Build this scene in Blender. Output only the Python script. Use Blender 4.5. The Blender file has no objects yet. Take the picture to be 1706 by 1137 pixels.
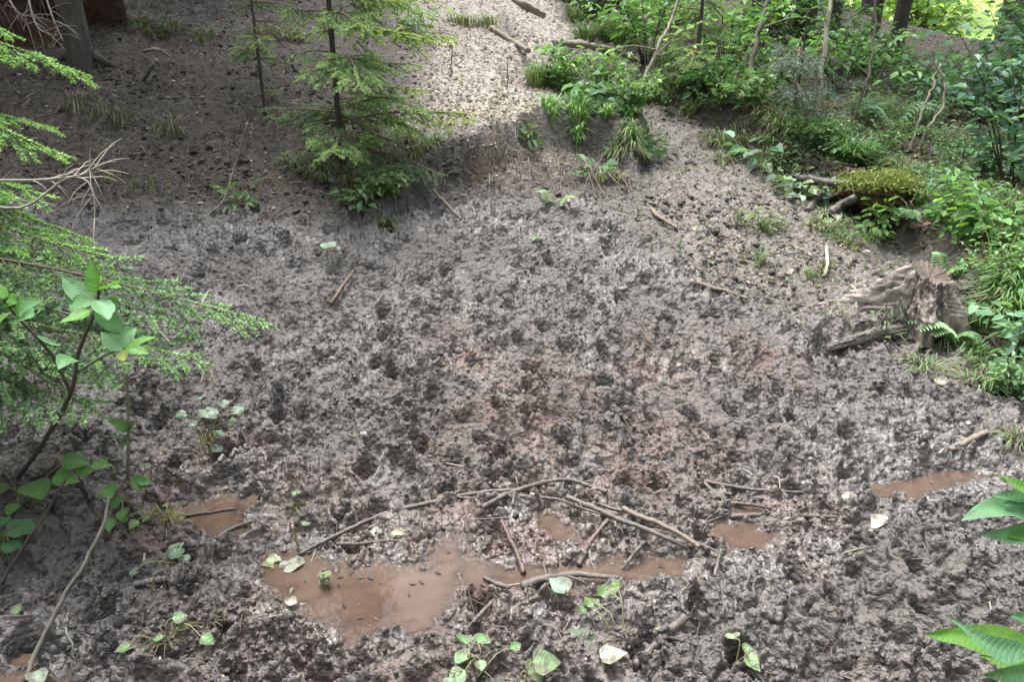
import bpy, math, random
import numpy as np
from mathutils import Vector, Matrix

random.seed(11)
RNG = np.random.default_rng(11)
sc = bpy.context.scene
COL = sc.collection
R = math.radians

# ------------------------------------------------------------------ camera
CAM_H, PITCH, LENS = 1.60, 25.0, 27.0
cam_d = bpy.data.cameras.new('camera')
cam_d.lens = LENS
cam_d.sensor_width = 36.0
cam_d.clip_start = 0.02
cam_d.clip_end = 400.0
cam = bpy.data.objects.new('camera', cam_d)
cam.location = (0, 0, CAM_H)
cam.rotation_euler = (R(90 - PITCH), 0, 0)
COL.objects.link(cam)
sc.camera = cam

# ------------------------------------------------------------------ sky and sun
SUN_ELEV, SUN_AZ = 67.0, -32.0            # azimuth measured from +Y (view direction) towards +X
world = bpy.data.worlds.new('World')
sc.world = world
world.use_nodes = True
wn = world.node_tree.nodes
wl = world.node_tree.links
wn.clear()
sky = wn.new('ShaderNodeTexSky')
sky.sky_type = 'NISHITA'
sky.sun_disc = False
sky.sun_elevation = R(SUN_ELEV)
sky.sun_rotation = R(SUN_AZ)
sky.air_density = 1.0
sky.dust_density = 1.0
sky.ozone_density = 1.0
hs = wn.new('ShaderNodeHueSaturation')
hs.inputs['Saturation'].default_value = 0.34      # thin even cloud: a whiter sky than a clear one
bg = wn.new('ShaderNodeBackground')
bg.inputs['Strength'].default_value = 0.105
wo = wn.new('ShaderNodeOutputWorld')
wl.new(sky.outputs['Color'], hs.inputs['Color'])
wl.new(hs.outputs['Color'], bg.inputs['Color'])
wl.new(bg.outputs['Background'], wo.inputs['Surface'])

sun_d = bpy.data.lights.new('sun', 'SUN')
sun_d.energy = 1.5
sun_d.angle = R(34)
sun_d.color = (1.0, 0.975, 0.94)
sun = bpy.data.objects.new('sun', sun_d)
_e, _a = R(SUN_ELEV), R(SUN_AZ)
_d = Vector((math.sin(_a) * math.cos(_e), math.cos(_a) * math.cos(_e), math.sin(_e)))
sun.rotation_euler = _d.to_track_quat('Z', 'Y').to_euler()
sun.location = _d * 30
COL.objects.link(sun)

sc.view_settings.view_transform = 'Standard'
sc.view_settings.look = 'None'
sc.view_settings.gamma = 1.0
sc.view_settings.exposure = 2.75
sc.render.engine = 'CYCLES'
sc.cycles.max_bounces = 5
sc.cycles.diffuse_bounces = 2
sc.cycles.glossy_bounces = 2
sc.cycles.transmission_bounces = 4
sc.cycles.transparent_max_bounces = 6
sc.cycles.use_denoising = True

# ------------------------------------------------------------------ noise
def _hash(ix, iy, seed):
    h = ix.astype(np.int64).astype(np.uint32) * np.uint32(374761393) + iy.astype(np.int64).astype(np.uint32) * np.uint32(668265263) + np.uint32((seed * 1442695041) & 0xFFFFFFFF)
    h = (h ^ (h >> np.uint32(13))) * np.uint32(1274126177)
    h = (h ^ (h >> np.uint32(16))) * np.uint32(2246822519)
    return ((h ^ (h >> np.uint32(15))) & np.uint32(0xFFFFFF)).astype(np.float32) / np.float32(0xFFFFFF)

def perlin(x, y, seed=0):
    x = np.asarray(x, np.float64); y = np.asarray(y, np.float64)
    ix = np.floor(x); iy = np.floor(y)
    fx = (x - ix).astype(np.float32); fy = (y - iy).astype(np.float32)
    ux = fx * fx * fx * (fx * (fx * 6 - 15) + 10); uy = fy * fy * fy * (fy * (fy * 6 - 15) + 10)
    def g(dx, dy):
        a = _hash(ix + dx, iy + dy, seed) * np.float32(2 * math.pi)
        return np.cos(a) * (fx - dx) + np.sin(a) * (fy - dy)
    a = g(0, 0); b = g(1, 0); c = g(0, 1); d = g(1, 1)
    return ((a + ux * (b - a)) * (1 - uy) + (c + ux * (d - c)) * uy) * 1.4

def fbm(x, y, seed=0, octaves=4, gain=0.5):
    s = 0; a = 1.0; f = 1.0
    for o in range(octaves):
        s = s + a * perlin(x * f + 17.3 * o, y * f - 9.1 * o, seed + o)
        a *= gain; f *= 2.03
    return s

def cells(x, y, seed=0):
    x = np.asarray(x, np.float64); y = np.asarray(y, np.float64)
    ix = np.floor(x); iy = np.floor(y)
    f1 = np.full(x.shape, 9.0, np.float32); f2 = f1.copy(); rid = np.zeros(x.shape, np.float32)
    for dx in (-1, 0, 1):
        for dy in (-1, 0, 1):
            jx = ix + dx; jy = iy + dy
            px = jx + _hash(jx, jy, seed); py = jy + _hash(jx, jy, seed + 77)
            d = np.sqrt((x - px) ** 2 + (y - py) ** 2).astype(np.float32)
            r = _hash(jx, jy, seed + 191)
            near = d < f1
            f2 = np.where(near, f1, np.minimum(f2, d))
            rid = np.where(near, r, rid)
            f1 = np.where(near, d, f1)
    return f1, f2, rid

def sstep(a, b, x):
    t = np.clip((x - a) / (b - a), 0, 1)
    return t * t * (3 - 2 * t)

# ------------------------------------------------------------------ rays of the photograph (1706 x 1137 pixel grid)
FPX = 1706 * LENS / 36.0
cp, sp = math.cos(R(PITCH)), math.sin(R(PITCH))
def ray(px, py):
    a = (px - 853.0) / FPX; b = (568.5 - py) / FPX
    return np.array([a, cp + b * sp, -sp + b * cp])          # depth 1 along the view axis
def P(px, py, depth):
    return Vector(np.array([0, 0, CAM_H]) + ray(px, py) * depth)

# ------------------------------------------------------------------ large shape of the ground
def base0(x, y):
    u = x / (np.maximum(y, 0.3) + 0.8)
    s = np.interp(u, [-.75, -.45, -.2, .05, .28, .5, .75], [.30, .29, .25, .205, .16, .10, .07])
    y0 = 2.05 + 0.10 * x
    t = np.maximum(y - y0, 0)
    run = t * t / (t + 0.45)
    far = np.interp(u, [-.4, 0, .2, .5], [13, 11, 10, 8.8])
    over = np.maximum(run - far, 0)
    h = s * (run - over) - 0.16 * over * sstep(0, 3, over)
    h = h + 0.05 * sstep(1.7, 1.0, y) + 0.06 * sstep(-.25, -.55, u) * sstep(2.6, 1.9, y) * sstep(1.2, 1.7, y)
    return h

_ts = np.concatenate([np.linspace(0.7, 6, 2200), np.linspace(6.01, 40, 2600)])
def hit(px, py, zfun):
    r = ray(px, py)
    x = r[0] * _ts; y = r[1] * _ts; z = CAM_H + r[2] * _ts
    d = z - zfun(x, y)
    k = np.argmax(d < 0)
    if d[k] >= 0: k = len(_ts) - 1
    return x[k], y[k]

def poly_w(pix): return np.array([hit(a, b, base0) for a, b in pix])

def seg_dist(x, y, pts, closed):
    best = np.full(x.shape, 1e9); side = np.zeros(x.shape)
    n = len(pts)
    for i in range(n if closed else n - 1):
        a = pts[i]; b = pts[(i + 1) % n]
        d = b - a; L = max(d @ d, 1e-9)
        t = np.clip(((x - a[0]) * d[0] + (y - a[1]) * d[1]) / L, 0, 1)
        dx = x - a[0] - t * d[0]; dy = y - a[1] - t * d[1]
        q = dx * dx + dy * dy
        cr = d[0] * (y - a[1]) - d[1] * (x - a[0])
        m = q < best
        best = np.where(m, q, best); side = np.where(m, np.sign(cr), side)
    return np.sqrt(best), side

def inside(x, y, pts):
    c = np.zeros(x.shape, bool); n = len(pts)
    for i in range(n):
        x1, y1 = pts[i]; x2, y2 = pts[(i + 1) % n]
        if y1 == y2: continue
        c ^= ((y1 > y) != (y2 > y)) & (x < (x2 - x1) * (y - y1) / (y2 - y1) + x1)
    return c

def sdf(x, y, pts):          # positive inside
    d, _ = seg_dist(x, y, pts, True)
    return np.where(inside(x, y, pts), d, -d)

PUDDLES = {
 'main': [(425,915),(470,905),(560,928),(640,938),(715,925),(735,892),(760,890),(775,915),(830,928),(900,938),(960,930),(1010,922),
          (1060,930),(1110,915),(1155,928),(1130,950),(1060,962),(960,968),(880,962),(820,968),(760,978),(742,1000),(735,1042),
          (690,1052),(640,1036),(590,1052),(540,1022),(480,1002),(440,968)],
 'left': [(250,832),(310,822),(370,800),(402,808),(407,850),(412,880),(360,896),(342,872),(300,862)],
 'right': [(1440,800),(1490,787),(1560,772),(1625,766),(1650,786),(1590,800),(1520,822),(1458,816)],
 'mid': [(1195,872),(1255,865),(1300,880),(1282,906),(1222,902)],
 'small': [(885,850),(922,846),(962,878),(988,900),(940,896),(900,872)],
 'corner': [(-60,1112),(50,1100),(110,1115),(150,1150),(150,1200),(-60,1200)],
 'strip': [(1225,838),(1300,834),(1310,846),(1235,852)],
}
PUD_W = {k: poly_w(v) for k, v in PUDDLES.items()}
PUD_Z = {k: float(base0(v[:, 0], v[:, 1]).min()) - 0.022 for k, v in PUD_W.items()}
PUD_Z['right'] = float(np.mean(base0(PUD_W['right'][:, 0], PUD_W['right'][:, 1]))) - 0.035

MUD_W = poly_w([(-500,345),(0,338),(150,335),(350,352),(560,338),(700,322),(880,318),(1000,335),(1090,395),(1200,475),(1330,520),(1430,560),
                (1560,590),(1706,660),(2200,760),(2600,1500),(-1000,1500)])
PATH_W = poly_w([(690,250),(700,120),(650,20),(600,-40),(900,-40),(960,20),(1080,80),(1070,110),(930,100),(900,190),(930,240),(850,290),(760,280)])
FOREST_W = poly_w([(1700,620),(1640,560),(1560,440),(1450,380),(1390,345),(1300,300),(1210,225),(1110,195),(1060,110),(960,40),(900,-40),(2600,-60),(2600,600)])
BANK_R = poly_w([(2300,760),(1720,640),(1640,560),(1580,470),(1450,352),(1390,335),(1300,285),(1200,215),(1100,160),(1040,90),(960,30)])
BANK_C = poly_w([(640,360),(700,318),(760,300),(830,262),(900,240),(960,235),(1010,252),(1060,300)])
BANK_CF = poly_w([(640,360),(700,318),(760,300),(830,262),(900,240),(960,235),(1010,252),(1060,300),(1075,250),(1050,170),(980,100),(760,120),(620,200),(560,320)])
LEDGE_W = poly_w([(1335,592),(1440,565),(1535,545),(1600,560),(1620,500),(1520,470),(1400,505),(1340,545)])
RED_W = [(np.array(hit(a, b, base0)), r) for a, b, r in
         [(890,700,.42),(1010,800,.4),(800,620,.3),(780,960,.5),(620,950,.5),(340,840,.35),(1080,610,.25),(1120,760,.3),(900,860,.4),
          (1270,850,.25),(120,40,.9),(1250,600,.2),(1170,590,.15)]]

def macro(x, y):
    x = np.asarray(x, float); y = np.asarray(y, float)
    h = base0(x, y)
    w = fbm(x * .9, y * .9, 5, 3)
    h = h + 0.035 * w * sstep(1.2, 3.5, y)
    d, s = seg_dist(x, y, BANK_R, False)
    wob = 0.05 * perlin(x * 3, y * 3, 8)
    sd = -d * s + wob
    h = h + 0.21 * sstep(-.08, .09, sd + .03 * perlin(x * 9, y * 9, 10)) * sstep(9.5, 5.5, y)
    sdc = sdf(x, y, BANK_CF) + wob
    d2, _ = seg_dist(x, y, BANK_C, False)
    uu = x / np.maximum(y, .5)
    h = h + 0.23 * sstep(-.06, .06, sdc + .03 * perlin(x * 11, y * 11, 9)) * np.exp(-np.maximum(sdc, 0) * 0.8) * sstep(-.24, -.06, uu)
    sl = sdf(x, y, LEDGE_W)
    h = h + 0.09 * sstep(-.035, .035, sl + .4 * wob)
    return h

# ------------------------------------------------------------------ fine ground: fan-shaped grid, denser near the viewer
AX, AY, TH = 0.0, -1.2, R(43)
NC, NR = 1040, 820
def _yrow(q):
    t = math.tan(R(PITCH) + math.atan((q - 568.5) / FPX))
    return (CAM_H + 2.1 * .17) / (t + .17)
_rs = np.array([_yrow(q) for q in np.linspace(1330, -70, NR)]) + 1.2
_th = np.linspace(-TH, TH, NC)
GT, GR = np.meshgrid(_th, _rs)
GX = AX + GR * np.sin(GT); GY = AY + GR * np.cos(GT)
ZM = macro(GX, GY)

def _grid(Z, x, y):
    x = np.asarray(x, float); y = np.asarray(y, float)
    th = np.arctan2(x - AX, y - AY); r = np.hypot(x - AX, y - AY)
    ok = (np.abs(th) < TH) & (r > _rs[0]) & (r < _rs[-1])
    ci = np.clip((th + TH) / (2 * TH) * (NC - 1), 0, NC - 1.001)
    ri = np.clip(np.interp(r, _rs, np.arange(NR)), 0, NR - 1.001)
    c0 = ci.astype(int); r0 = ri.astype(int); fc = ci - c0; fr = ri - r0
    z = (Z[r0, c0] * (1 - fc) + Z[r0, c0 + 1] * fc) * (1 - fr) + (Z[r0 + 1, c0] * (1 - fc) + Z[r0 + 1, c0 + 1] * fc) * fr
    return z, ok
def gm(x, y):
    z, ok = _grid(ZM, x, y)
    if np.all(ok): return z
    return np.where(ok, z, macro(x, y))
def gfast(x, y):
    z, ok = _grid(ZM, x, y)
    return np.where(ok, z, base0(x, y))
def at(px, py):
    x, y = hit(px, py, gfast)
    return float(x), float(y)

MUDS = sdf(GX, GY, MUD_W)
mud = sstep(-.25, .2, MUDS + .12 * perlin(GX * 2, GY * 2, 21))
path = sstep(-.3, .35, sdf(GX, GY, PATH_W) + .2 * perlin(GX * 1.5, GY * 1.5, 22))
forest = sstep(-.15, .25, sdf(GX, GY, FOREST_W) + .15 * perlin(GX * 2, GY * 2, 23))
pud = np.zeros_like(GX)
PUDD = {}
carve = np.zeros_like(GX)
for k, pw in PUD_W.items():
    s_ = sdf(GX, GY, pw) + .022 * perlin(GX * 14, GY * 14, 31) + .015 * perlin(GX * 40, GY * 40, 32)
    m_ = sstep(-.05, .02, s_)
    pud = np.maximum(pud, m_)
    PUDD[k] = s_
    isl = np.clip(fbm(GX * 9, GY * 9, 33, 3) - (.42 if k == 'main' else .55) + .35 * sstep(.25, .7, GX + .35) * (k == 'main'), 0, 1)
    tgt = PUD_Z[k] - .004 - .026 * sstep(-.02, .11, s_) + .05 * isl + .006 * perlin(GX * 30, GY * 30, 34)
    carve = np.where(m_ > 0, np.maximum(carve, m_), carve)
    ZM = np.where(m_ > 0, ZM * (1 - m_) + np.minimum(ZM, tgt) * m_, ZM)
ZM_BED = ZM
for k in PUD_W:                                           # things float on the water, not under it
    ZM = np.where(PUDD[k] > -.03, np.maximum(ZM, PUD_Z[k] + .002), ZM)
red = np.zeros_like(GX)
for c_, r_ in RED_W:
    red = np.maximum(red, np.exp(-((GX - c_[0]) ** 2 + (GY - c_[1]) ** 2) / (r_ * r_)))
red = np.clip(red * (0.55 + 0.9 * fbm(GX * 6, GY * 6, 41, 3)), 0, 1)

# hoof prints
prints = []
for a, b, l, wd, dp in [(465,660,.10,.07,.08),(465,697,.09,.08,.075),(700,742,.10,.07,.06),(570,858,.08,.07,.07),(745,815,.09,.07,.065),
        (1220,682,.11,.07,.06),(1320,706,.07,.06,.07),(1005,590,.14,.06,.06),(1037,612,.14,.06,.06),(835,762,.10,.07,.06),
        (880,645,.09,.07,.06),(1190,600,.09,.06,.055),(1225,580,.09,.06,.055),(1400,658,.09,.06,.06),(1435,905,.12,.07,.07),
        (1505,905,.12,.07,.07),(1545,1025,.10,.07,.06),(1505,1065,.11,.08,.06),(1170,1010,.11,.08,.06),(315,978,.10,.06,.07),
        (170,1020,.10,.08,.06),(745,455,.10,.06,.06),(655,620,.09,.07,.07),(510,690,.10,.08,.05),(720,660,.08,.06,.06),(805,500,.11,.07,.06),
        (1085,485,.10,.08,.06),(1295,660,.10,.07,.06),(1050,745,.08,.06,.05),(400,400,.10,.07,.07),(490,440,.12,.07,.06),(330,460,.12,.07,.06),
        (640,520,.10,.07,.06),(430,560,.10,.07,.06),(245,655,.11,.08,.08),(265,700,.1,.08,.07),(985,500,.09,.07,.055),(1600,700,.1,.07,.06),
        (1640,980,.11,.07,.06),(1330,960,.12,.07,.06),(1390,1010,.12,.06,.06),(905,985,.1,.07,.05),(420,820,.11,.09,.08),(380,760,.12,.09,.08),
        (800,1010,.10,.07,.06),(90,620,.12,.08,.07),(175,560,.12,.08,.07),(1560,640,.1,.06,.05),(1150,700,.1,.07,.06),(940,740,.1,.07,.055)]:
    x, y = at(a, b)
    prints.append((x, y, random.uniform(-.6, .6) + math.pi / 2, l * .5, wd * .44, dp * 1.0))
tries = 0
while len(prints) < 760 and tries < 30000:
    tries += 1
    y = random.uniform(1.1, 5.3); x = random.uniform(-1, 1) * (y + 1.2) * .85
    q = float(_grid(MUDS, x, y)[0])
    if q < 0 and (y > 7 or x > .4 or random.random() > .25): continue
    if any((x - p[0]) ** 2 + (y - p[1]) ** 2 < (.088 if p[5] > .02 else .07) ** 2 for p in prints): continue
    if float(_grid(pud, x, y)[0]) > .02: continue
    prints.append((x, y, random.uniform(0, math.pi), random.uniform(.034, .062), random.uniform(.026, .042), random.choice((random.uniform(.018, .032), random.uniform(.028, .05), random.uniform(.035, .062))) * (1 if q > 0 else .55)))
hoof = np.zeros_like(GX)
pitmask = np.zeros_like(GX)
for (x, y, ang, la, lb, dp) in prints:
    th = math.atan2(x - AX, y - AY); r = math.hypot(x - AX, y - AY)
    dth = .24 / r
    c0 = max(0, int((th - dth + TH) / (2 * TH) * (NC - 1))); c1 = min(NC, int((th + dth + TH) / (2 * TH) * (NC - 1)) + 2)
    r0 = max(0, int(np.searchsorted(_rs, r - .24)) - 1); r1 = min(NR, int(np.searchsorted(_rs, r + .24)) + 1)
    if c1 - c0 < 3 or r1 - r0 < 3: continue
    X = GX[r0:r1, c0:c1] - x; Y = GY[r0:r1, c0:c1] - y
    u = X * math.cos(ang) + Y * math.sin(ang); v = -X * math.sin(ang) + Y * math.cos(ang)
    d = np.sqrt((u / la) ** 2 + (v / lb) ** 2)
    d = d + .26 * perlin(GX[r0:r1, c0:c1] * 26, GY[r0:r1, c0:c1] * 28, 51) + .10 * perlin(GX[r0:r1, c0:c1] * 75, GY[r0:r1, c0:c1] * 75, 52)
    pit = 1 - sstep(.48, 1.10, d)
    cleft = np.exp(-(v / .007) ** 2) * .35 * sstep(-.2, .8, u / la)
    rim = np.exp(-((d - 1.42) / .30) ** 2) * (.7 + .7 * perlin(GX[r0:r1, c0:c1] * 22, GY[r0:r1, c0:c1] * 22, 53))
    hoof[r0:r1, c0:c1] += -1.2 * dp * pit * (1 - cleft) + .5 * dp * rim
    pitmask[r0:r1, c0:c1] = np.maximum(pitmask[r0:r1, c0:c1], pit)

# clods and crumbs
wx = GX + .020 * perlin(GX * 19, GY * 19, 61) + .007 * perlin(GX * 60, GY * 60, 62)
wy = GY + .020 * perlin(GX * 19, GY * 19, 63) + .007 * perlin(GX * 60, GY * 60, 64)
def clod(scale, seed):
    f1, f2, rid = cells(wx / scale, wy / scale, seed)
    e = f2 - f1
    return (.68 * sstep(0.0, .25, e) + .32 * sstep(.05, .7, e)) * (.30 + .70 * rid)
c1_ = clod(.082, 3); c2_ = clod(.036, 4); c3_ = clod(.0165, 5)
slick = sstep(-.05, .5, fbm(GX * 3.2, GY * 3.2, 71, 3))
amp = (1 - .62 * slick) * (1 - .75 * pitmask) * (1 - .93 * pud)
det = amp * (.052 * (c1_ - .4) + .030 * (c2_ - .4) + .009 * (c3_ - .4) * sstep(4.0, 2.2, GY)) \
      + (1 - .8 * pud) * (.026 * fbm(GX * 5, GY * 5, 72, 2) + .009 * fbm(GX * 22, GY * 22, 74, 2) * (1 - .6 * pitmask) + .002 * perlin(GX * 110, GY * 110, 76) * sstep(3.5, 2.0, GY))
dry = .55 * (.026 * (c1_ - .4) + .026 * (c2_ - .4) + .016 * (c3_ - .4)) + .020 * fbm(GX * 7, GY * 7, 73, 4) + .012 * fbm(GX * 30, GY * 30, 75, 2)
upper = .95 * sstep(.1, -.5, GX / (GY + .8) + .05)               # the slope on the left is churned too
k_ = np.clip(mud + (1 - mud) * upper * (1 - path), 0, 1)
ZD = ZM_BED + det * k_ + dry * (1 - k_) + hoof * (1 - .9 * pud) * np.clip(k_ + .15, 0, 1)

for _ in range(1):                                          # let steep mud sag a little
    ZD[1:-1, 1:-1] = .76 * ZD[1:-1, 1:-1] + .06 * (ZD[:-2, 1:-1] + ZD[2:, 1:-1] + ZD[1:-1, :-2] + ZD[1:-1, 2:])

def gz(x, y):
    z, ok = _grid(ZD, x, y)
    return np.where(ok, z, macro(x, y))
def gzf(x, y, r=.0):
    if r == 0: return float(gz(np.array([x]), np.array([y]))[0])
    a = np.linspace(0, 2 * math.pi, 9)
    return float(np.mean(gz(x + r * np.cos(a), y + r * np.sin(a))))

# ------------------------------------------------------------------ mesh helpers
def link(o, parent=None):
    COL.objects.link(o)
    if parent is not None: o.parent = parent
    return o

def mesh_from(name, V, F, C=None, mats=(), smooth=True, mi=None):
    """V (n,3); F list of int arrays (k,3) or (k,4)."""
    me = bpy.data.meshes.new(name)
    V = np.ascontiguousarray(V, np.float32)
    me.vertices.add(len(V)); me.vertices.foreach_set('co', V.ravel())
    F = [np.asarray(f, np.int32) for f in F if len(f)]
    loops = np.concatenate([f.ravel() for f in F])
    tot = np.concatenate([np.full(len(f), f.shape[1], np.int32) for f in F])
    st = np.concatenate([[0], np.cumsum(tot)[:-1]]).astype(np.int32)
    me.loops.add(len(loops)); me.loops.foreach_set('vertex_index', loops)
    me.polygons.add(len(tot)); me.polygons.foreach_set('loop_start', st); me.polygons.foreach_set('loop_total', tot)
    for m in mats: me.materials.append(m)
    if mi is not None: me.polygons.foreach_set('material_index', np.asarray(mi, np.int32))
    me.polygons.foreach_set('use_smooth', np.full(len(tot), smooth, bool))
    if C is not None:
        at_ = me.color_attributes.new('Col', 'FLOAT_COLOR', 'POINT')
        C = np.asarray(C, np.float32)
        if C.shape[1] == 3: C = np.hstack([C, np.ones((len(C), 1), np.float32)])
        at_.data.foreach_set('color', C.ravel())
    me.update(); me.validate()
    return me

class MB:
    def __init__(s): s.V = []; s.Q = []; s.T = []; s.C = []; s.n = 0
    def add(s, V, Q=None, T=None, C=(1, 1, 1)):
        V = np.asarray(V, float); k = len(V)
        s.V.append(V)
        if Q is not None and len(Q): s.Q.append(np.asarray(Q, int) + s.n)
        if T is not None and len(T): s.T.append(np.asarray(T, int) + s.n)
        C = np.asarray(C, float)
        s.C.append(np.tile(C, (k, 1)) if C.ndim == 1 else C)
        s.n += k
    def tube(s, pts, rad, sides=7, col=(1, 1, 1), rough=0.0, cap=True, seed=0):
        pts = np.asarray([tuple(p) for p in pts], float); n = len(pts)
        rad = np.asarray(rad, float) if np.ndim(rad) else np.full(n, rad)
        tg = np.gradient(pts, axis=0); tg /= np.linalg.norm(tg, axis=1)[:, None] + 1e-9
        ref = np.array([0, 0, 1.0]) if abs(tg[0][2]) < .8 else np.array([0, 1.0, 0])
        A = np.cross(tg, ref); A /= np.linalg.norm(A, axis=1)[:, None] + 1e-9
        B = np.cross(tg, A)
        a = np.linspace(0, 2 * math.pi, sides, endpoint=False)
        rr = rad[:, None] * np.ones(sides)
        if rough:
            g = np.random.default_rng(seed + n)
            rr = rr * (1 + rough * g.normal(size=(n, sides)) + rough * g.normal(size=(1, sides)))
        V = pts[:, None, :] + rr[:, :, None] * (np.cos(a)[None, :, None] * A[:, None, :] + np.sin(a)[None, :, None] * B[:, None, :])
        V = V.reshape(-1, 3)
        i = np.arange(n - 1)[:, None] * sides; j = np.arange(sides)[None, :]; j2 = (j + 1) % sides
        Q = np.stack([i + j, i + j2, i + sides + j2, i + sides + j], -1).reshape(-1, 4)
        T = []
        if cap:
            V = np.vstack([V, pts[0], pts[-1]]); c0 = len(V) - 2; c1 = len(V) - 1
            for q in range(sides):
                q2 = (q + 1) % sides
                T.append((c0, q2, q)); T.append((c1, (n - 1) * sides + q, (n - 1) * sides + q2))
        s.add(V, Q, T, col)
    def leaves(s, pos, dirs, nrm, L, W, col, fold=.25, droop=.15):
        """many leaves at once: 6-point outline folded along the midrib"""
        pos = np.asarray(pos, float); n = len(pos)
        if n == 0: return
        d = dirs / (np.linalg.norm(dirs, axis=1)[:, None] + 1e-9)
        sd = np.cross(d, nrm); sd /= np.linalg.norm(sd, axis=1)[:, None] + 1e-9
        up = np.cross(sd, d)
        L = np.broadcast_to(L, (n,))[:, None]; W = np.broadcast_to(W, (n,))[:, None]
        def pt(t, w, lift): return pos + d * L * t + sd * W * w + up * (W * lift) - np.array([0, 0, 1.0]) * (L * droop * t * t)
        V = np.stack([pt(0, 0, 0), pt(.30, .46, fold), pt(.68, .40, fold), pt(1, 0, 0), pt(.68, -.40, fold), pt(.30, -.46, fold)], 1).reshape(-1, 3)
        b = np.arange(n)[:, None] * 6
        Q = np.vstack([b + np.array([[0, 1, 2, 3]]), b + np.array([[0, 3, 4, 5]])])
        col = np.asarray(col, float)
        C = np.repeat(col, 6, axis=0) if col.ndim == 2 else col
        s.add(V, Q, None, C)
    def needles(s, a, b, n, L, col, w=.0011, g=RNG):
        """needles along a twig a->b, combed forward and to the sides"""
        a = np.asarray(a, float); b = np.asarray(b, float)
        ax = b - a; ln = np.linalg.norm(ax)
        if ln < 1e-6 or n < 1: return
        ax = ax / ln
        t = g.random(n)
        p = a + (b - a) * t[:, None]
        ref = np.array([0, 0, 1.0]) if abs(ax[2]) < .9 else np.array([1.0, 0, 0])
        sx = np.cross(ax, ref); sx /= np.linalg.norm(sx); su = np.cross(sx, ax)
        an = g.normal(0, .75, n) + np.where(g.random(n) < .5, 0, math.pi)
        d = ax * g.uniform(.45, .9, n)[:, None] + (np.cos(an)[:, None] * sx + (np.sin(an) * .75 + .18)[:, None] * su)
        d /= np.linalg.norm(d, axis=1)[:, None]
        ll = L * g.uniform(.75, 1.15, n)
        r = g.normal(size=(n, 3)); wv = np.cross(d, r); wv /= np.linalg.norm(wv, axis=1)[:, None]
        V = np.stack([p - wv * w, p + wv * w, p + d * ll[:, None]], 1).reshape(-1, 3)
        T = np.arange(3 * n).reshape(-1, 3)
        cc = np.asarray(col) * (1 + .16 * g.normal(size=(n, 1)))
        s.add(V, None, T, np.repeat(np.clip(cc, .02, 2), 3, axis=0))
    def mesh(s, name, mat, smooth=True):
        F = []
        if s.Q: F.append(np.vstack(s.Q))
        if s.T: F.append(np.vstack(s.T))
        return mesh_from(name, np.vstack(s.V), F, np.vstack(s.C), [mat], smooth)
    def build(s, name, mat, parent=None, smooth=True, origin=None, kind=None):
        if not s.V: return None
        if origin is not None:
            o_ = np.array(tuple(origin)); s.V = [v - o_ for v in s.V]
        ob = link(bpy.data.objects.new(name, s.mesh(name, mat, smooth)), parent)
        if origin is not None and parent is None: ob.location = tuple(origin)
        if kind: ob['kind'] = kind
        return ob

def tag(o, label, cat, group=None):
    o['label'] = label; o['category'] = cat
    if group: o['group'] = group
    return o
def thing(name, label, cat, loc=(0, 0, 0), group=None):
    o = bpy.data.objects.new(name, None); o.empty_display_size = .1
    o.location = tuple(loc); COL.objects.link(o)
    return tag(o, label, cat, group)
def struct(o): o['kind'] = 'structure'; return o

def spline(pts, n):
    pts = np.asarray([tuple(p) for p in pts], float)
    if len(pts) == 2:
        t = np.linspace(0, 1, n)[:, None]; return pts[0] * (1 - t) + pts[1] * t
    P_ = np.vstack([2 * pts[0] - pts[1], pts, 2 * pts[-1] - pts[-2]])
    out = []
    for t in np.linspace(0, len(pts) - 1 - 1e-6, n):
        i = int(t); f = t - i
        a, b, c, d = P_[i], P_[i + 1], P_[i + 2], P_[i + 3]
        out.append(.5 * (2 * b + (c - a) * f + (2 * a - 5 * b + 4 * c - d) * f * f + (3 * b - a - 3 * c + d) * f ** 3))
    return np.array(out)

# ------------------------------------------------------------------ materials
def newmat(name):
    m = bpy.data.materials.new(name); m.use_nodes = True
    nt = m.node_tree; nt.nodes.clear()
    out = nt.nodes.new('ShaderNodeOutputMaterial')
    b = nt.nodes.new('ShaderNodeBsdfPrincipled')
    nt.links.new(b.outputs[0], out.inputs['Surface'])
    return m, nt, b, out
def N(nt, t, **kw):
    n = nt.nodes.new(t)
    for k, v in kw.items():
        if k in n.inputs.keys() if hasattr(n.inputs, 'keys') else False: n.inputs[k].default_value = v
        else: setattr(n, k, v)
    return n
def noise(nt, scale, detail=4, rough=.55, vec=None, dist=0):
    n = nt.nodes.new('ShaderNodeTexNoise')
    n.inputs['Scale'].default_value = scale; n.inputs['Detail'].default_value = detail
    n.inputs['Roughness'].default_value = rough; n.inputs['Distortion'].default_value = dist
    if vec is not None: nt.links.new(vec, n.inputs['Vector'])
    return n.outputs['Fac']
def ramp(nt, fac, stops):
    n = nt.nodes.new('ShaderNodeValToRGB')
    e = n.color_ramp.elements
    while len(e) < len(stops): e.new(.5)
    for i, (p, c) in enumerate(stops):
        e[i].position = p; e[i].color = (*c, 1) if len(c) == 3 else c
    nt.links.new(fac, n.inputs['Fac'])
    return n.outputs['Color']
def mixc(nt, fac, a, b, mode='MIX'):
    n = nt.nodes.new('ShaderNodeMix'); n.data_type = 'RGBA'; n.blend_type = mode
    for sock, v in ((n.inputs[0], fac), (n.inputs[6], a), (n.inputs[7], b)):
        if isinstance(v, (int, float)): sock.default_value = v
        elif isinstance(v, tuple): sock.default_value = (*v, 1)
        else: nt.links.new(v, sock)
    return n.outputs[2]
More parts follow.
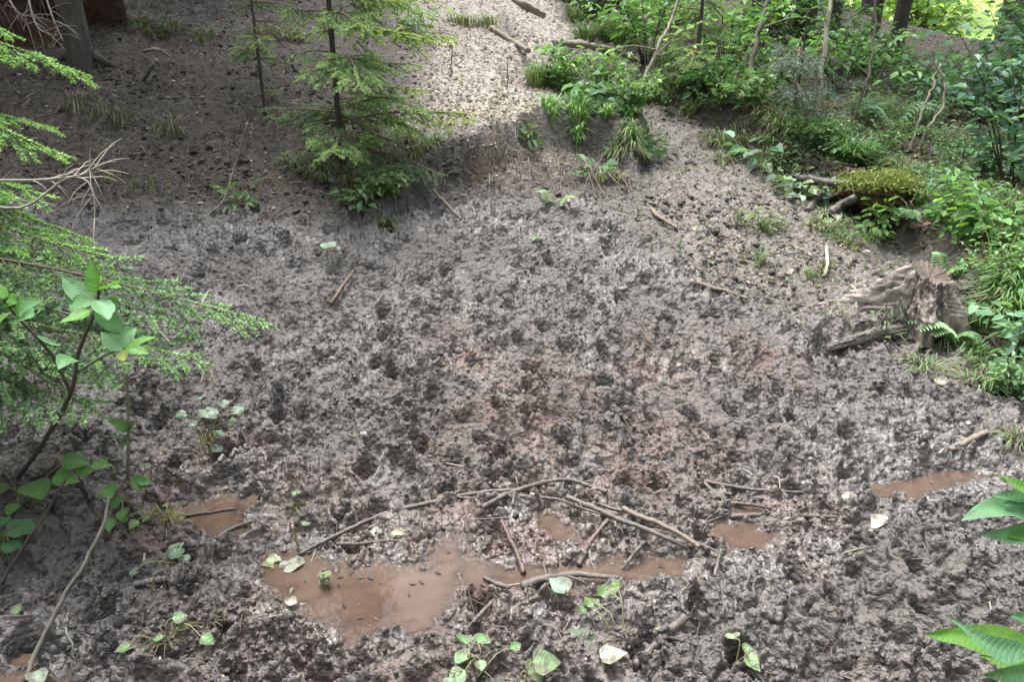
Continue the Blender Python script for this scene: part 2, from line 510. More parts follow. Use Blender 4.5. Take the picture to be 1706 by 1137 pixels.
def math_(nt, op, a, b=0.0, c=None):
    n = nt.nodes.new('ShaderNodeMath'); n.operation = op
    for i, v in enumerate([a, b] + ([c] if c is not None else [])):
        if isinstance(v, (int, float)): n.inputs[i].default_value = v
        else: nt.links.new(v, n.inputs[i])
    return n.outputs[0]
def mapr(nt, v, a, b, c, d):
    n = nt.nodes.new('ShaderNodeMapRange')
    nt.links.new(v, n.inputs[0])
    for i, q in enumerate((a, b, c, d)): n.inputs[1 + i].default_value = q
    return n.outputs[0]
def bump(nt, bsdf, h, dist, strength=1.0):
    n = nt.nodes.new('ShaderNodeBump'); n.inputs['Strength'].default_value = strength; n.inputs['Distance'].default_value = dist
    nt.links.new(h, n.inputs['Height']); nt.links.new(n.outputs[0], bsdf.inputs['Normal'])
def objco(nt): return nt.nodes.new('ShaderNodeTexCoord').outputs['Object']
def attr(nt, name='Col'):
    n = nt.nodes.new('ShaderNodeAttribute'); n.attribute_name = name
    return n

def mat_ground():
    m, nt, b, out = newmat('churned_mud')
    co = objco(nt)
    a = attr(nt); sepn = nt.nodes.new('ShaderNodeSeparateColor'); nt.links.new(a.outputs['Color'], sepn.inputs[0])
    forest_, path_, red_ = sepn.outputs[0], sepn.outputs[1], sepn.outputs[2]
    wet = a.outputs['Alpha']
    n1 = noise(nt, 2.6, 5, .6, co); n2 = noise(nt, 26, 5, .65, co); n3 = noise(nt, 130, 3, .6, co)
    mudc = ramp(nt, n2, [(.28, (.044, .037, .033)), (.50, (.097, .084, .075)), (.72, (.166, .147, .132))])
    mudc = mixc(nt, mapr(nt, n1, .35, .65, 0, .55), mudc, (.086, .078, .072))
    mudc = mixc(nt, math_(nt, 'MULTIPLY', red_, mapr(nt, n2, .35, .6, .22, .78)), mudc, (.150, .088, .066))
    pathc = ramp(nt, n2, [(.30, (.18, .152, .125)), (.52, (.35, .31, .268)), (.72, (.50, .455, .405))])  # dry pale soil, colour also lightened to imitate light through the opening
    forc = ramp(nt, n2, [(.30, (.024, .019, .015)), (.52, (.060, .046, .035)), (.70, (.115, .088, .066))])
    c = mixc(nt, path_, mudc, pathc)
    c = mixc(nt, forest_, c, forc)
    nt.links.new(c, b.inputs['Base Color'])
    r = math_(nt, 'ADD', mapr(nt, n2, .3, .7, .30, .52), math_(nt, 'MULTIPLY', math_(nt, 'SUBTRACT', 1.0, wet), .38))
    nt.links.new(math_(nt, 'MINIMUM', r, .95), b.inputs['Roughness'])
    b.inputs['Specular IOR Level'].default_value = .6
    nt.links.new(math_(nt, 'MULTIPLY', math_(nt, 'MAXIMUM', math_(nt, 'SUBTRACT', wet, .45), 0.0), .85), b.inputs['Coat Weight']); b.inputs['Coat Roughness'].default_value = .24
    wv = nt.nodes.new('ShaderNodeMix'); wv.data_type = 'RGBA'; wv.blend_type = 'ADD'; wv.inputs[0].default_value = .012
    nn = nt.nodes.new('ShaderNodeTexNoise'); nn.inputs['Scale'].default_value = 45; nt.links.new(co, nn.inputs['Vector'])
    nt.links.new(co, wv.inputs[6]); nt.links.new(nn.outputs['Color'], wv.inputs[7])
    def vor(sc):
        v = nt.nodes.new('ShaderNodeTexVoronoi'); v.feature = 'F1'; v.inputs['Scale'].default_value = sc
        nt.links.new(wv.outputs[2], v.inputs['Vector']); return v.outputs['Distance']
    h = math_(nt, 'MULTIPLY', vor(46), -1.3)
    h = math_(nt, 'ADD', h, math_(nt, 'MULTIPLY', n3, .8))
    h = math_(nt, 'ADD', h, math_(nt, 'MULTIPLY', math_(nt, 'MULTIPLY', n2, math_(nt, 'MAXIMUM', math_(nt, 'SUBTRACT', .75, wet), 0.06)), 4.5))
    bump(nt, b, h, .0105, 1.0)
    return m
def mat_far():
    m, nt, b, out = newmat('forest_soil')
    co = objco(nt)
    forc = ramp(nt, noise(nt, 9, 6, .65, co), [(.32, (.035, .028, .018)), (.5, (.07, .065, .03)), (.66, (.09, .12, .035))])
    nt.links.new(forc, b.inputs['Base Color']); b.inputs['Roughness'].default_value = .9
    bump(nt, b, noise(nt, 30, 4, .6, co), .03)
    return m
def mat_water():
    m, nt, b, out = newmat('muddy_water')
    co = objco(nt)
    c = ramp(nt, noise(nt, 5, 4, .6, co, .6), [(.3, (.070, .045, .034)), (.5, (.108, .071, .052)), (.7, (.132, .094, .071))])
    nt.links.new(c, b.inputs['Base Color'])
    b.inputs['Roughness'].default_value = .04
    b.inputs['IOR'].default_value = 1.33
    nt.links.new(attr(nt).outputs['Alpha'], b.inputs['Alpha'])
    bump(nt, b, noise(nt, 22, 2, .5, co), .0012, .6)
    return m
def mat_leaf(name, rough=.45, transl=.35, var=.35, hue=.03, bumpy=0.0, spots=0.0, sat=1.0):
    """colour comes from the Col attribute; varied per leaf island"""
    m, nt, b, out = newmat(name)
    a = attr(nt).outputs['Color']
    geo = nt.nodes.new('ShaderNodeNewGeometry'); rnd = geo.outputs['Random Per Island']
    hsv = nt.nodes.new('ShaderNodeHueSaturation')
    nt.links.new(mapr(nt, rnd, 0, 1, .5 - hue, .5 + hue), hsv.inputs['Hue'])
    w = nt.nodes.new('ShaderNodeTexWhiteNoise'); w.noise_dimensions = '1D'; nt.links.new(rnd, w.inputs['W'])
    nt.links.new(mapr(nt, w.outputs['Value'], 0, 1, 1 - var, 1 + var), hsv.inputs['Value'])
    nt.links.new(a, hsv.inputs['Color']); hsv.inputs['Saturation'].default_value = sat
    c = hsv.outputs['Color']
    if spots:
        co = objco(nt)
        c = mixc(nt, mapr(nt, noise(nt, 45, 5, .65, co), .47, .62, 0, spots), c, (.12, .10, .08))
        c = mixc(nt, mapr(nt, noise(nt, 14, 2, .6, co), .45, .7, 0, .35), c, mixc(nt, 1.0, c, (1.25, 1.2, .8), 'MULTIPLY'))
    nt.links.new(c, b.inputs['Base Color']); b.inputs['Roughness'].default_value = rough
    if bumpy:
        sx = nt.nodes.new('ShaderNodeSeparateXYZ'); nt.links.new(objco(nt), sx.inputs[0])
        ph = math_(nt, 'SUBTRACT', sx.outputs[0], math_(nt, 'MULTIPLY', math_(nt, 'ABSOLUTE', sx.outputs[1]), .75))
        vein = math_(nt, 'POWER', math_(nt, 'ABSOLUTE', math_(nt, 'COSINE', math_(nt, 'MULTIPLY', ph, 300.0))), 14.0)
        c = mixc(nt, math_(nt, 'MULTIPLY', vein, .16), c, mixc(nt, 1.0, c, (1.5, 1.4, 1.3), 'MULTIPLY'))
        nt.links.new(c, b.inputs['Base Color'])
        bump(nt, b, math_(nt, 'SUBTRACT', noise(nt, 90, 3, .6, objco(nt)), math_(nt, 'MULTIPLY', vein, .3)), bumpy)
    if transl:
        t = nt.nodes.new('ShaderNodeBsdfTranslucent')
        nt.links.new(mixc(nt, 1.0, c, (1.25, 1.25, .55), 'MULTIPLY'), t.inputs['Color'])
        mx = nt.nodes.new('ShaderNodeMixShader'); mx.inputs[0].default_value = transl
        nt.links.new(b.outputs[0], mx.inputs[1]); nt.links.new(t.outputs[0], mx.inputs[2]); nt.links.new(mx.outputs[0], out.inputs['Surface'])
    return m
def mat_bark(name, c0, c1, scale=30, stretch=(1, 1, .25), dist=.006, rough=.8, moss=None, mossamt=.5):
    m, nt, b, out = newmat(name)
    co = objco(nt)
    mp = nt.nodes.new('ShaderNodeMapping'); mp.inputs['Scale'].default_value = stretch
    nt.links.new(co, mp.inputs['Vector'])
    n = noise(nt, scale, 6, .7, mp.outputs[0])
    c = ramp(nt, n, [(.3, c0), (.68, c1)])
    c = mixc(nt, mapr(nt, noise(nt, scale * .25, 3, .6, co), .45, .62, 0, .5), c, tuple(.5 * (p + q) * .8 for p, q in zip(c0, c1)))
    c = mixc(nt, 1.0, c, attr(nt).outputs['Color'], 'MULTIPLY')
    if moss:
        geo = nt.nodes.new('ShaderNodeNewGeometry'); sx = nt.nodes.new('ShaderNodeSeparateXYZ'); nt.links.new(geo.outputs['Normal'], sx.inputs[0])
        k = math_(nt, 'MULTIPLY', mapr(nt, sx.outputs[2], -.1, .6, 0, 1), mapr(nt, noise(nt, 9, 4, .6, co), .4, .6, 0, mossamt))
        c = mixc(nt, k, c, moss)
    nt.links.new(c, b.inputs['Base Color']); b.inputs['Roughness'].default_value = rough
    bump(nt, b, n, dist)
    return m

M_GROUND = mat_ground(); M_FAR = mat_far(); M_WATER = mat_water()
M_NEEDLE = mat_leaf('spruce_needles', .5, .25, .25, .015)
M_LEAF = mat_leaf('broad_leaf', .48, .38, .34, .03, sat=.86)
M_BIGLEAF = mat_leaf('large_leaf', .55, .38, .12, .012, .0015, .25)
M_MUDLEAF = mat_leaf('mud_splashed_leaf', .4, .22, .2, .02, .0015, .9)
M_GRASS = mat_leaf('grass_blade', .55, .3, .34, .035, sat=.86)
M_LITTER = mat_leaf('dead_leaf', .75, .15, .5, .03)
M_BARK = mat_bark('spruce_bark', (.026, .021, .017), (.105, .088, .074), 26, (1, 1, .35), .01)
M_TWIG = mat_bark('twig_bark', (.075, .058, .045), (.20, .165, .13), 60, (1, 1, .5), .002)
M_PALE = mat_bark('pale_dead_wood', (.20, .17, .14), (.46, .41, .35), 50, (1, 1, .4), .002)
M_MUDSTICK = mat_bark('mud_caked_stick', (.045, .037, .033), (.165, .14, .123), 45, (1, 1, 1), .004, .5)
M_REDSTICK = mat_bark('barked_red_stick', (.055, .036, .029), (.155, .105, .082), 45, (1, 1, 1), .003, .5)
M_STEM = mat_bark('green_stem', (.13, .14, .07), (.26, .24, .13), 40, (1, 1, 1), .001, .6)
M_STUMP = mat_bark('weathered_stump_wood', (.060, .050, .044), (.30, .265, .235), 42, (1, 1, .5), .008, .75)
M_GREYBARK = mat_bark('grey_sapling_bark', (.11, .105, .085), (.30, .28, .235), 30, (1, 1, .6), .003, .75)
M_DARKBARK = mat_bark('dark_trunk_bark', (.018, .015, .012), (.075, .062, .048), 18, (1, 1, .35), .012)
M_MOSSY = mat_bark('mossy_rotten_wood', (.045, .026, .018), (.20, .12, .08), 20, (1, 1, 1), .02, .85, (.085, .13, .02), .9)
M_REDSOIL = mat_bark('red_root_soil', (.022, .012, .009), (.12, .058, .038), 14, (1, 1, 1), .03, .9)
M_CLOD = M_GROUND
M_STONE = mat_bark('pale_stone', (.28, .26, .23), (.5, .48, .44), 40, (1, 1, 1), .002, .6)

# ------------------------------------------------------------------ the ground and the water
def build_ground():
    V = np.stack([GX, GY, ZD], -1).reshape(-1, 3)
    i = np.arange(NR - 1)[:, None] * NC; j = np.arange(NC - 1)[None, :]
    Q = np.stack([i + j, i + j + 1, i + NC + j + 1, i + NC + j], -1).reshape(-1, 4)
    Q = Q[:, ::-1]
    shore = np.max([sstep(-.28, -.01, PUDD[k] + .10 * perlin(GX * 5, GY * 5, 82)) for k in PUDD], axis=0)
    wet = np.clip(mud * (.42 + .26 * sstep(-.3, .4, fbm(GX * 2.5, GY * 2.5, 81, 3)) + .45 * shore), 0, 1) * (1 - .8 * path)
    global fo
    fo = np.clip(forest + .95 * (1 - mud) * (1 - path) * sstep(.2, -.3, GX / (GY + .8)), 0, 1)  # dark humus on the left slope, colour deepened to stand for shade there
    uu_ = GX / (GY + .8)
    shelf = .35 * (1 - mud) * (1 - forest) * sstep(.08, .22, uu_)
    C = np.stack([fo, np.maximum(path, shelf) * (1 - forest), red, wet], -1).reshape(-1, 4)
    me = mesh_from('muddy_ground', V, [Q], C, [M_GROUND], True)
    o = link(bpy.data.objects.new('muddy_ground', me)); struct(o)
    o['label'] = 'churned wet mud slope full of hoof prints'
    n = np.array([0, 0, 0.0]); me.calc_loop_triangles()
    # check the facing
    if me.polygons[len(me.polygons) // 2].normal.z < 0: me.flip_normals()
    # wider ground beyond the fine sheet
    g = np.concatenate([np.linspace(-120, -16, 14), np.linspace(-14, 14, 57), np.linspace(16, 120, 14)])
    X, Y = np.meshgrid(g, g + 8)
    Z = macro(X, Y)
    th = np.arctan2(X - AX, Y - AY); r = np.hypot(X - AX, Y - AY)
    inn = sstep(TH + .02, TH - .12, np.abs(th)) * sstep(_rs[0] - .1, _rs[0] + .5, r) * sstep(_rs[-1] + .3, _rs[-1] - 1.2, r)
    Z = Z - .30 * inn - .02
    n = len(g)
    i = np.arange(n - 1)[:, None] * n; j = np.arange(n - 1)[None, :]
    Q = np.stack([i + j, i + j + 1, i + n + j + 1, i + n + j], -1).reshape(-1, 4)
    me = mesh_from('forest_floor', np.stack([X, Y, Z], -1).reshape(-1, 3), [Q], None, [M_FAR], True)
    if me.polygons[5].normal.z < 0: me.flip_normals()
    o = link(bpy.data.objects.new('forest_floor', me)); struct(o)
    o['label'] = 'shaded forest floor beyond the clearing'

def build_puddles():
    for k, pw in PUD_W.items():
        z = PUD_Z[k]
        c = pw.mean(axis=0)
        st = .014
        gx = np.arange(pw[:, 0].min() - .08, pw[:, 0].max() + .08, st); gy = np.arange(pw[:, 1].min() - .08, pw[:, 1].max() + .08, st)
        X, Y = np.meshgrid(gx, gy); S_ = sdf(X, Y, pw); D = z - gz(X, Y)          # depth of the murky water
        al = np.clip(.30 + .68 * (1 - np.exp(-np.maximum(D, 0) * 75)), 0, .93)
        i, j = np.meshgrid(np.arange(len(gy) - 1), np.arange(len(gx) - 1), indexing='ij')
        keep = (S_[:-1, :-1] > -.05) & (S_[1:, 1:] > -.05) & (np.maximum(D[:-1, :-1], D[1:, 1:]) > -.02)
        i, j = i[keep], j[keep]; w_ = len(gx)
        Q = np.stack([i * w_ + j, i * w_ + j + 1, (i + 1) * w_ + j + 1, (i + 1) * w_ + j], -1)
        used = np.unique(Q); remap = np.full(X.size, -1); remap[used] = np.arange(len(used))
        V = np.stack([X.ravel() - c[0], Y.ravel() - c[1], np.zeros(X.size)], -1)[used]
        C = np.ones((len(used), 4)); C[:, 3] = al.ravel()[used]
        me = mesh_from('puddle', V, [remap[Q]], C, [M_WATER], True)
        if me.polygons[0].normal.z < 0: me.flip_normals()
        o = link(bpy.data.objects.new('puddle', me)); o.location = (c[0], c[1], z); struct(o)
        o['label'] = {'main': 'brown muddy puddle across the foreground under the sticks', 'left': 'small brown puddle beside the plants at left',
                      'right': 'olive brown puddle near the right edge', 'mid': 'shallow puddle at the right end of the stick pile',
                      'small': 'narrow pool of water between the sticks', 'corner': 'dark puddle in the bottom left corner',
                      'strip': 'thin strip of water under the right hand sticks'}[k]
build_ground()
build_puddles()

# ------------------------------------------------------------------ placing helpers
CAMP = np.array([0, 0, CAM_H])
def ground(px, py):
    x, y = at(px, py); return np.array([x, y, float(gm(np.array([x]), np.array([y]))[0])])
def up(px, py, h):
    """the point h metres above the ground seen at that pixel, still on that line of sight"""
    g = ground(px, py); f = 1 - h / max(CAM_H - g[2], .25)
    return CAMP + (g - CAMP) * f
def unit(v): v = np.asarray(v, float); return v / (np.linalg.norm(v) + 1e-9)
def above(g, h): return np.array([g[0], g[1], g[2] + h])

GREEN = {'tip': (.20, .34, .085), 'needle': (.055, .105, .045), 'grey': (.10, .135, .10), 'fresh': (.11, .25, .045), 'leaf': (.075, .19, .05),
         'teal': (.065, .175, .095), 'dark': (.035, .085, .025), 'yellow': (.24, .36, .06), 'dull': (.10, .15, .06), 'moss': (.12, .17, .025)}

# ------------------------------------------------------------------ spruces
def twig(mw, mn, a, b, nd, L, col, tip, g, w, rad, bare=0.0):
    a = np.asarray(a); b = np.asarray(b)
    ln = np.linalg.norm(b - a)
    mw.tube([a, (a + b) / 2, b], [rad, rad * .8, rad * .4], 3, (.9, .75, .6), cap=False)
    s = a + (b - a) * bare
    k = max(.0, 1 - .075 / max(ln, .08))
    m = a + (b - a) * max(k, bare)
    mn.needles(s, m, int(np.linalg.norm(m - s) * nd), L, col, w, g)
    mn.needles(m, b, int(np.linalg.norm(b - m) * nd * 1.15), L * 1.05, tip, w, g)

def spruce_branch(mw, mn, start, tip_, seed, nd=650, L=.014, col=GREEN['needle'], tip=GREEN['tip'], w=.0019, width=.42, arch=.06, rad=.007, step=.06, droop=.25, bare=.15, sub=True):
    g = np.random.default_rng(seed)
    start = np.asarray(tuple(start), float); tip_ = np.asarray(tuple(tip_), float)
    ln = np.linalg.norm(tip_ - start)
    mid = (start + tip_) / 2 + np.array([0, 0, arch * ln]) + g.normal(size=3) * .03 * ln
    ax = spline([start, mid, tip_], 14)
    mw.tube(ax, np.linspace(rad, rad * .3, 14), 5, (.85, .72, .6), cap=False)
    tt = np.arange(bare * ln, ln, step)
    for i, d in enumerate(tt):
        t = d / ln
        k = min(t * 13, 12.99); j = int(k); p = ax[j] + (ax[j + 1] - ax[j]) * (k - j)
        dr = unit(ax[j + 1] - ax[j]); side = unit(np.cross(dr, [0, 0, 1]))
        for sgn in (-1, 1):
            l2 = width * ln * (1 - t) ** .8 * g.uniform(.6, 1.1) + .05
            l2 = min(l2, .55)
            q = p + l2 * unit(dr * g.uniform(.55, 1.0) + sgn * side * g.uniform(.5, .95) + np.array([0, 0, -droop * g.uniform(-.2, 2.2)]))
            twig(mw, mn, p, q, nd, L, col, tip, g, w, rad * .35, .12 if t > .3 else .3)
            if sub and l2 > .11:
                d2 = unit(q - p); s2 = unit(np.cross(d2, [0, 0, 1]))
                for u in np.arange(.06, l2 - .02, .045):
                    for sg in (-1, 1):
                        if g.random() < .2: continue
                        l3 = min(.11, (l2 - u) * .6) * g.uniform(.7, 1.2)
                        p3 = p + d2 * u
                        q3 = p3 + l3 * unit(d2 * .8 + sg * s2 * .8 + np.array([0, 0, -droop * 1.2 * g.random() + .1]))
                        mn.needles(p3, q3, int(l3 * nd * .55), L, col, w, g)
                        mn.needles(p3 + (q3 - p3) * .55, q3, int(l3 * nd * .6), L, tip, w, g)
    if len(tt): mn.needles(ax[9], ax[-1], int(np.linalg.norm(ax[-1] - ax[9]) * nd), L, tip, w, g)

def bare_branch(mw, pts, rad, seed, n=8, ln=.12, col=(1, 1, 1)):
    g = np.random.default_rng(seed)
    ax = spline(pts, 14)
    mw.tube(ax, np.linspace(rad, rad * .25, 14), 5, col, cap=False)
    for k in range(n):
        j = g.integers(3, 13); d = unit(ax[j] - ax[j - 1])
        v = unit(d * .7 + g.normal(size=3) * .6 + np.array([0, 0, -.25])); l = ln * g.uniform(.4, 1.2)
        mw.tube(spline([ax[j], ax[j] + v * l * .6, ax[j] + v * l + np.array([0, 0, -.15 * l])], 5), np.linspace(rad * .4, rad * .12, 5), 3, col, cap=False)

def add_branch(t, seed, start, tip_, label=None, **kw):
    """one branch = one part (wood) with its needles as a sub-part"""
    o_ = np.array(t.location)
    mw, mn = MB(), MB()
    spruce_branch(mw, mn, start, tip_, seed, **kw)
    b = mw.build('branch', M_TWIG, t, origin=o_)
    if mn.V: mn.build('needles', M_NEEDLE, b, origin=o_, smooth=False, kind='stuff')
    return b

def trunk(t, pts, rads, mat, sides=12, rough=.03, n=16, name='trunk'):
    mb = MB(); mb.tube(spline(pts, n), np.interp(np.linspace(0, 1, n), np.linspace(0, 1, len(rads)), rads), sides, (1, 1, 1), rough, True)
    return mb.build(name, mat, t, origin=np.array(t.location))

# the spruce whose branches reach in from the left edge
def left_spruce():
    bx, by = -2.45, 2.15
    g = np.array([bx, by, float(gm(np.array([bx]), np.array([by]))[0])])
    t = thing('spruce_tree', 'light green spruce reaching its layered branches in from the left edge', 'tree', g)
    trunk(t, [g - [0, 0, .1], g + [0, .02, 2], g + [.03, .05, 5.5]], [.075, .06, .012], M_BARK)
    br = [(152, 128, 2.9, .12), (95, 215, 2.75, .10), (112, 262, 2.6, .12), (88, 330, 2.5, .10), (192, 432, 2.5, .10), (150, 400, 2.7, .10),
          (440, 535, 2.35, .03), (335, 600, 2.25, .05), (165, 690, 2.15, .04), (50, 655, 2.2, .06), (25, 60, 3.0, .12), (100, 470, 2.3, .06), (240, 560, 2.5, .05)]
    for i, (a, b, d, arch) in enumerate(br):
        tip_ = np.array(P(a, b, d)); ln = np.hypot(tip_[0] - bx, tip_[1] - by)
        st = np.array([bx, by, tip_[2] + .10 * ln + .08])
        young = i in (0, 1, 2, 3, 4, 5, 10)
        add_branch(t, 100 + i, st, tip_, nd=1000, w=.0023, col=(.14, .25, .11) if young else (.12, .205, .115), tip=(.32, .54, .18) if young else (.27, .43, .21),
                   width=.30 if i == 6 else .36, arch=arch, bare=.35 if i == 6 else .22, step=.05, droop=.35)
    for i, pts in enumerate([[(-60, 300, 2.4), (60, 300, 2.4), (130, 295, 2.4), (155, 320, 2.4), (158, 385, 2.4)],
                             [(-40, 340, 2.35), (40, 345, 2.35), (105, 300, 2.3), (140, 290, 2.3), (165, 275, 2.3)],
                             [(-20, 545, 2.2), (20, 570, 2.2), (42, 610, 2.2), (30, 640, 2.2)],
                             [(-20, 560, 2.25), (60, 590, 2.25), (110, 650, 2.25)],
                             [(-10, 470, 2.3), (100, 520, 2.3), (270, 545, 2.3), (350, 500, 2.35)]]):
        mw = MB(); bare_branch(mw, [P(*p) for p in pts], .0055, 40 + i, 14, .13)
        o = mw.build('dead_branch', M_PALE, t, origin=g); o['label'] = 'bare pale dead branch'
    for i in range(16):                                   # the crown above
        z = g[2] + 1.9 + i * .21; a = i * 2.4; l = 1.15 * (1 - i / 20)
        st = np.array([bx, by, z]); add_branch(t, 140 + i, st, st + [l * math.cos(a), l * math.sin(a), -.2 * l], nd=240, w=.008, L=.035, step=.11, sub=False, width=.5)
left_spruce()

# big spruce at top left, only its trunk in view; the crown hangs above
def big_spruce():
    g = ground(138, 112)
    t = thing('spruce_tree', 'thick grey brown spruce trunk standing on the dark slope at top left', 'tree', g)
    trunk(t, [g - [0, 0, .15], g + [0, 0, .25], g + [0, 0, 2], g + [.05, 0, 4.5], g + [.1, .1, 7.2]], [.105, .088, .078, .06, .02], M_BARK, 20, .02, 26)
    mw = MB()
    for k in range(2):
        a = k * 2.9 + .1; l = .35 + .2 * random.random()
        e = g + np.array([math.cos(a) * l, math.sin(a) * l, 0]); e[2] = float(gm(e[:1], e[1:2])[0]) - .02
        mw.tube(spline([g + [math.cos(a) * .06, math.sin(a) * .06, .10], g * .5 + e * .5 + [0, 0, .03], e], 7), [.034, .03, .024, .02, .016, .012, .006], 6, (.8, .8, .8), .05)
    mw.build('roots', M_BARK, t, origin=g)
    for i in range(30):
        z = g[2] + 1.95 + i * .165; a = i * 2.399 + .5; l = 2.3 * (1 - i / 36)
        st = np.array([g[0], g[1], z]); add_branch(t, 180 + i, st, st + [l * math.cos(a), l * math.sin(a), -.3 * l], nd=260, w=.012, L=.06, step=.12, sub=False, width=.5, rad=.014)
    mw = MB()
    for i, pts in enumerate([[(60, -60, 5.4), (85, 20, 5.2), (105, 68, 5.1)], [(40, -40, 5.4), (60, 40, 5.2), (95, 60, 5.2)], [(0, -30, 5.3), (30, 20, 5.2), (60, 25, 5.1)]]):
        bare_branch(mw, [P(*p) for p in pts], .009, 60 + i, 9, .22)
    o = mw.build('dead_branch', M_PALE, t, origin=g); o['label'] = 'dead twiggy branches hanging beside the trunk'
big_spruce()

def placed_spruce(base_px, label, height, trunk_r, branches, dull, seed, nd=700, needle_w=.0024, L=.015, col=None, tip=None, lean=(0, 0), step=.06):
    g = ground(*base_px)
    t = thing('young_spruce', label, 'young spruce', g)
    top = g + np.array([lean[0], lean[1], height])
    trunk(t, [g - [0, 0, .05], g * .5 + top * .5 + [.01, 0, 0], top], [trunk_r, trunk_r * .7, trunk_r * .15], M_DARKBARK, 8, .04)
    dep0 = float((g - CAMP) @ np.array([0, cp, -sp]))
    rg = random.Random(seed)
    base_n = len(branches)
    branches = list(branches)
    for e_ in range(0, base_n, 2):
        a_, b_, d_, r_, q_ = branches[e_]
        branches.append((base_px[0] + (a_ - base_px[0]) * rg.uniform(.35, .8), b_ + rg.uniform(-25, 35), d_ + rg.choice((-1, 1)) * rg.uniform(.1, .4), r_, 0))
    dull = set(dull)
    for i, (a, b, dd, rise, br) in enumerate(branches):
        tip_ = np.array(P(a, b, dep0 + dd))
        ln = np.linalg.norm(tip_[:2] - g[:2])
        z = tip_[2] - g[2] + rise * ln; f = max(.05, min(.98, z / height))
        st = g + (top - g) * f
        add_branch(t, seed + i, st, tip_, nd=nd, w=needle_w, L=L, col=col or ((.15, .205, .115) if i in dull else (.125, .205, .10)),
                   tip=tip or ((.22, .30, .16) if i in dull else ((.42, .56, .15) if br else (.31, .46, .18))), width=.42, droop=.4, arch=.05, rad=.006, step=step, bare=.12)
    return t
placed_spruce((571, 288), 'slender young spruce with sparse soft branches left of the path', 2.5, .018,
    [(792, 190, -.15, -.05, 1), (765, 62, -.1, .1, 1), (700, 108, -.35, .1, 0), (705, 150, .2, .1, 1), (640, 50, -.5, .1, 1), (690, 15, .2, .1, 0), (478, 28, -.1, .1, 0),
     (488, 92, -.25, .1, 0), (440, 180, .2, .05, 0), (470, 255, -.2, .05, 0), (520, 190, .5, .1, 0), (655, 235, -.25, .05, 0), (735, 292, -.25, .02, 0),
     (500, 130, -.5, .1, 0), (610, 120, -.6, .1, 0), (600, 190, .6, .1, 0), (720, -10, -.1, .1, 1), (470, -25, .1, .1, 0), (660, -30, -.5, .1, 1), (530, -30, .4, .1, 0),
     (550, 30, -.5, .1, 0), (630, 160, .5, .1, 0), (540, 230, -.4, .0, 0)],
    {8, 9, 10, 11, 12, 15, 21, 22}, 300, nd=760, needle_w=.0021)
placed_spruce((441, 190), 'thin spruce seedling with drooping dull branches behind the slender spruce', 1.25, .012,
    [(400, 60, 0, .1, 0), (480, 40, .1, .1, 0), (395, 95, .2, .1, 0), (470, 100, -.1, .1, 0), (430, 70, -.3, .1, 0), (415, 15, 0, .1, 0), (490, 10, 0, .1, 0), (455, 150, .2, .1, 0), (405, -15, .1, .1, 0)],
    set(range(9)), 340, nd=420, needle_w=.002)
placed_spruce((1152, 170), 'small green spruce in front of the dark trunks at top right', 1.3, .02,
    [(1095, 60, 0, .1, 1), (1215, 55, .1, .1, 0), (1110, 110, .1, .1, 0), (1200, 110, -.2, .1, 0), (1150, 90, -.4, .1, 1), (1120, 20, 0, .1, 1), (1190, 15, .1, .1, 0), (1080, 130, 0, .1, 0), (1225, 130, .1, .1, 0),
     (1090, -20, .1, .1, 1), (1200, -20, .1, .1, 1), (1140, -10, -.3, .1, 0)],
    {2, 3, 8}, 370, nd=380, needle_w=.0026, L=.018, step=.08)
placed_spruce((1318, 205), 'feathery blue grey spruce brush below the pale slender trunk', .75, .012,
    [(1270, 110, 0, .1, 0), (1400, 105, 0, .1, 0), (1285, 150, -.1, .1, 0), (1385, 150, -.2, .1, 0), (1330, 120, -.4, .1, 0), (1440, 140, .1, .1, 0), (1350, 175, -.3, .0, 0), (1290, 90, .2, .1, 0), (1410, 185, -.2, 0, 0)],
    set(range(9)), 400, nd=420, needle_w=.0026, L=.018, col=(.10, .14, .115), tip=(.17, .22, .19), step=.07)

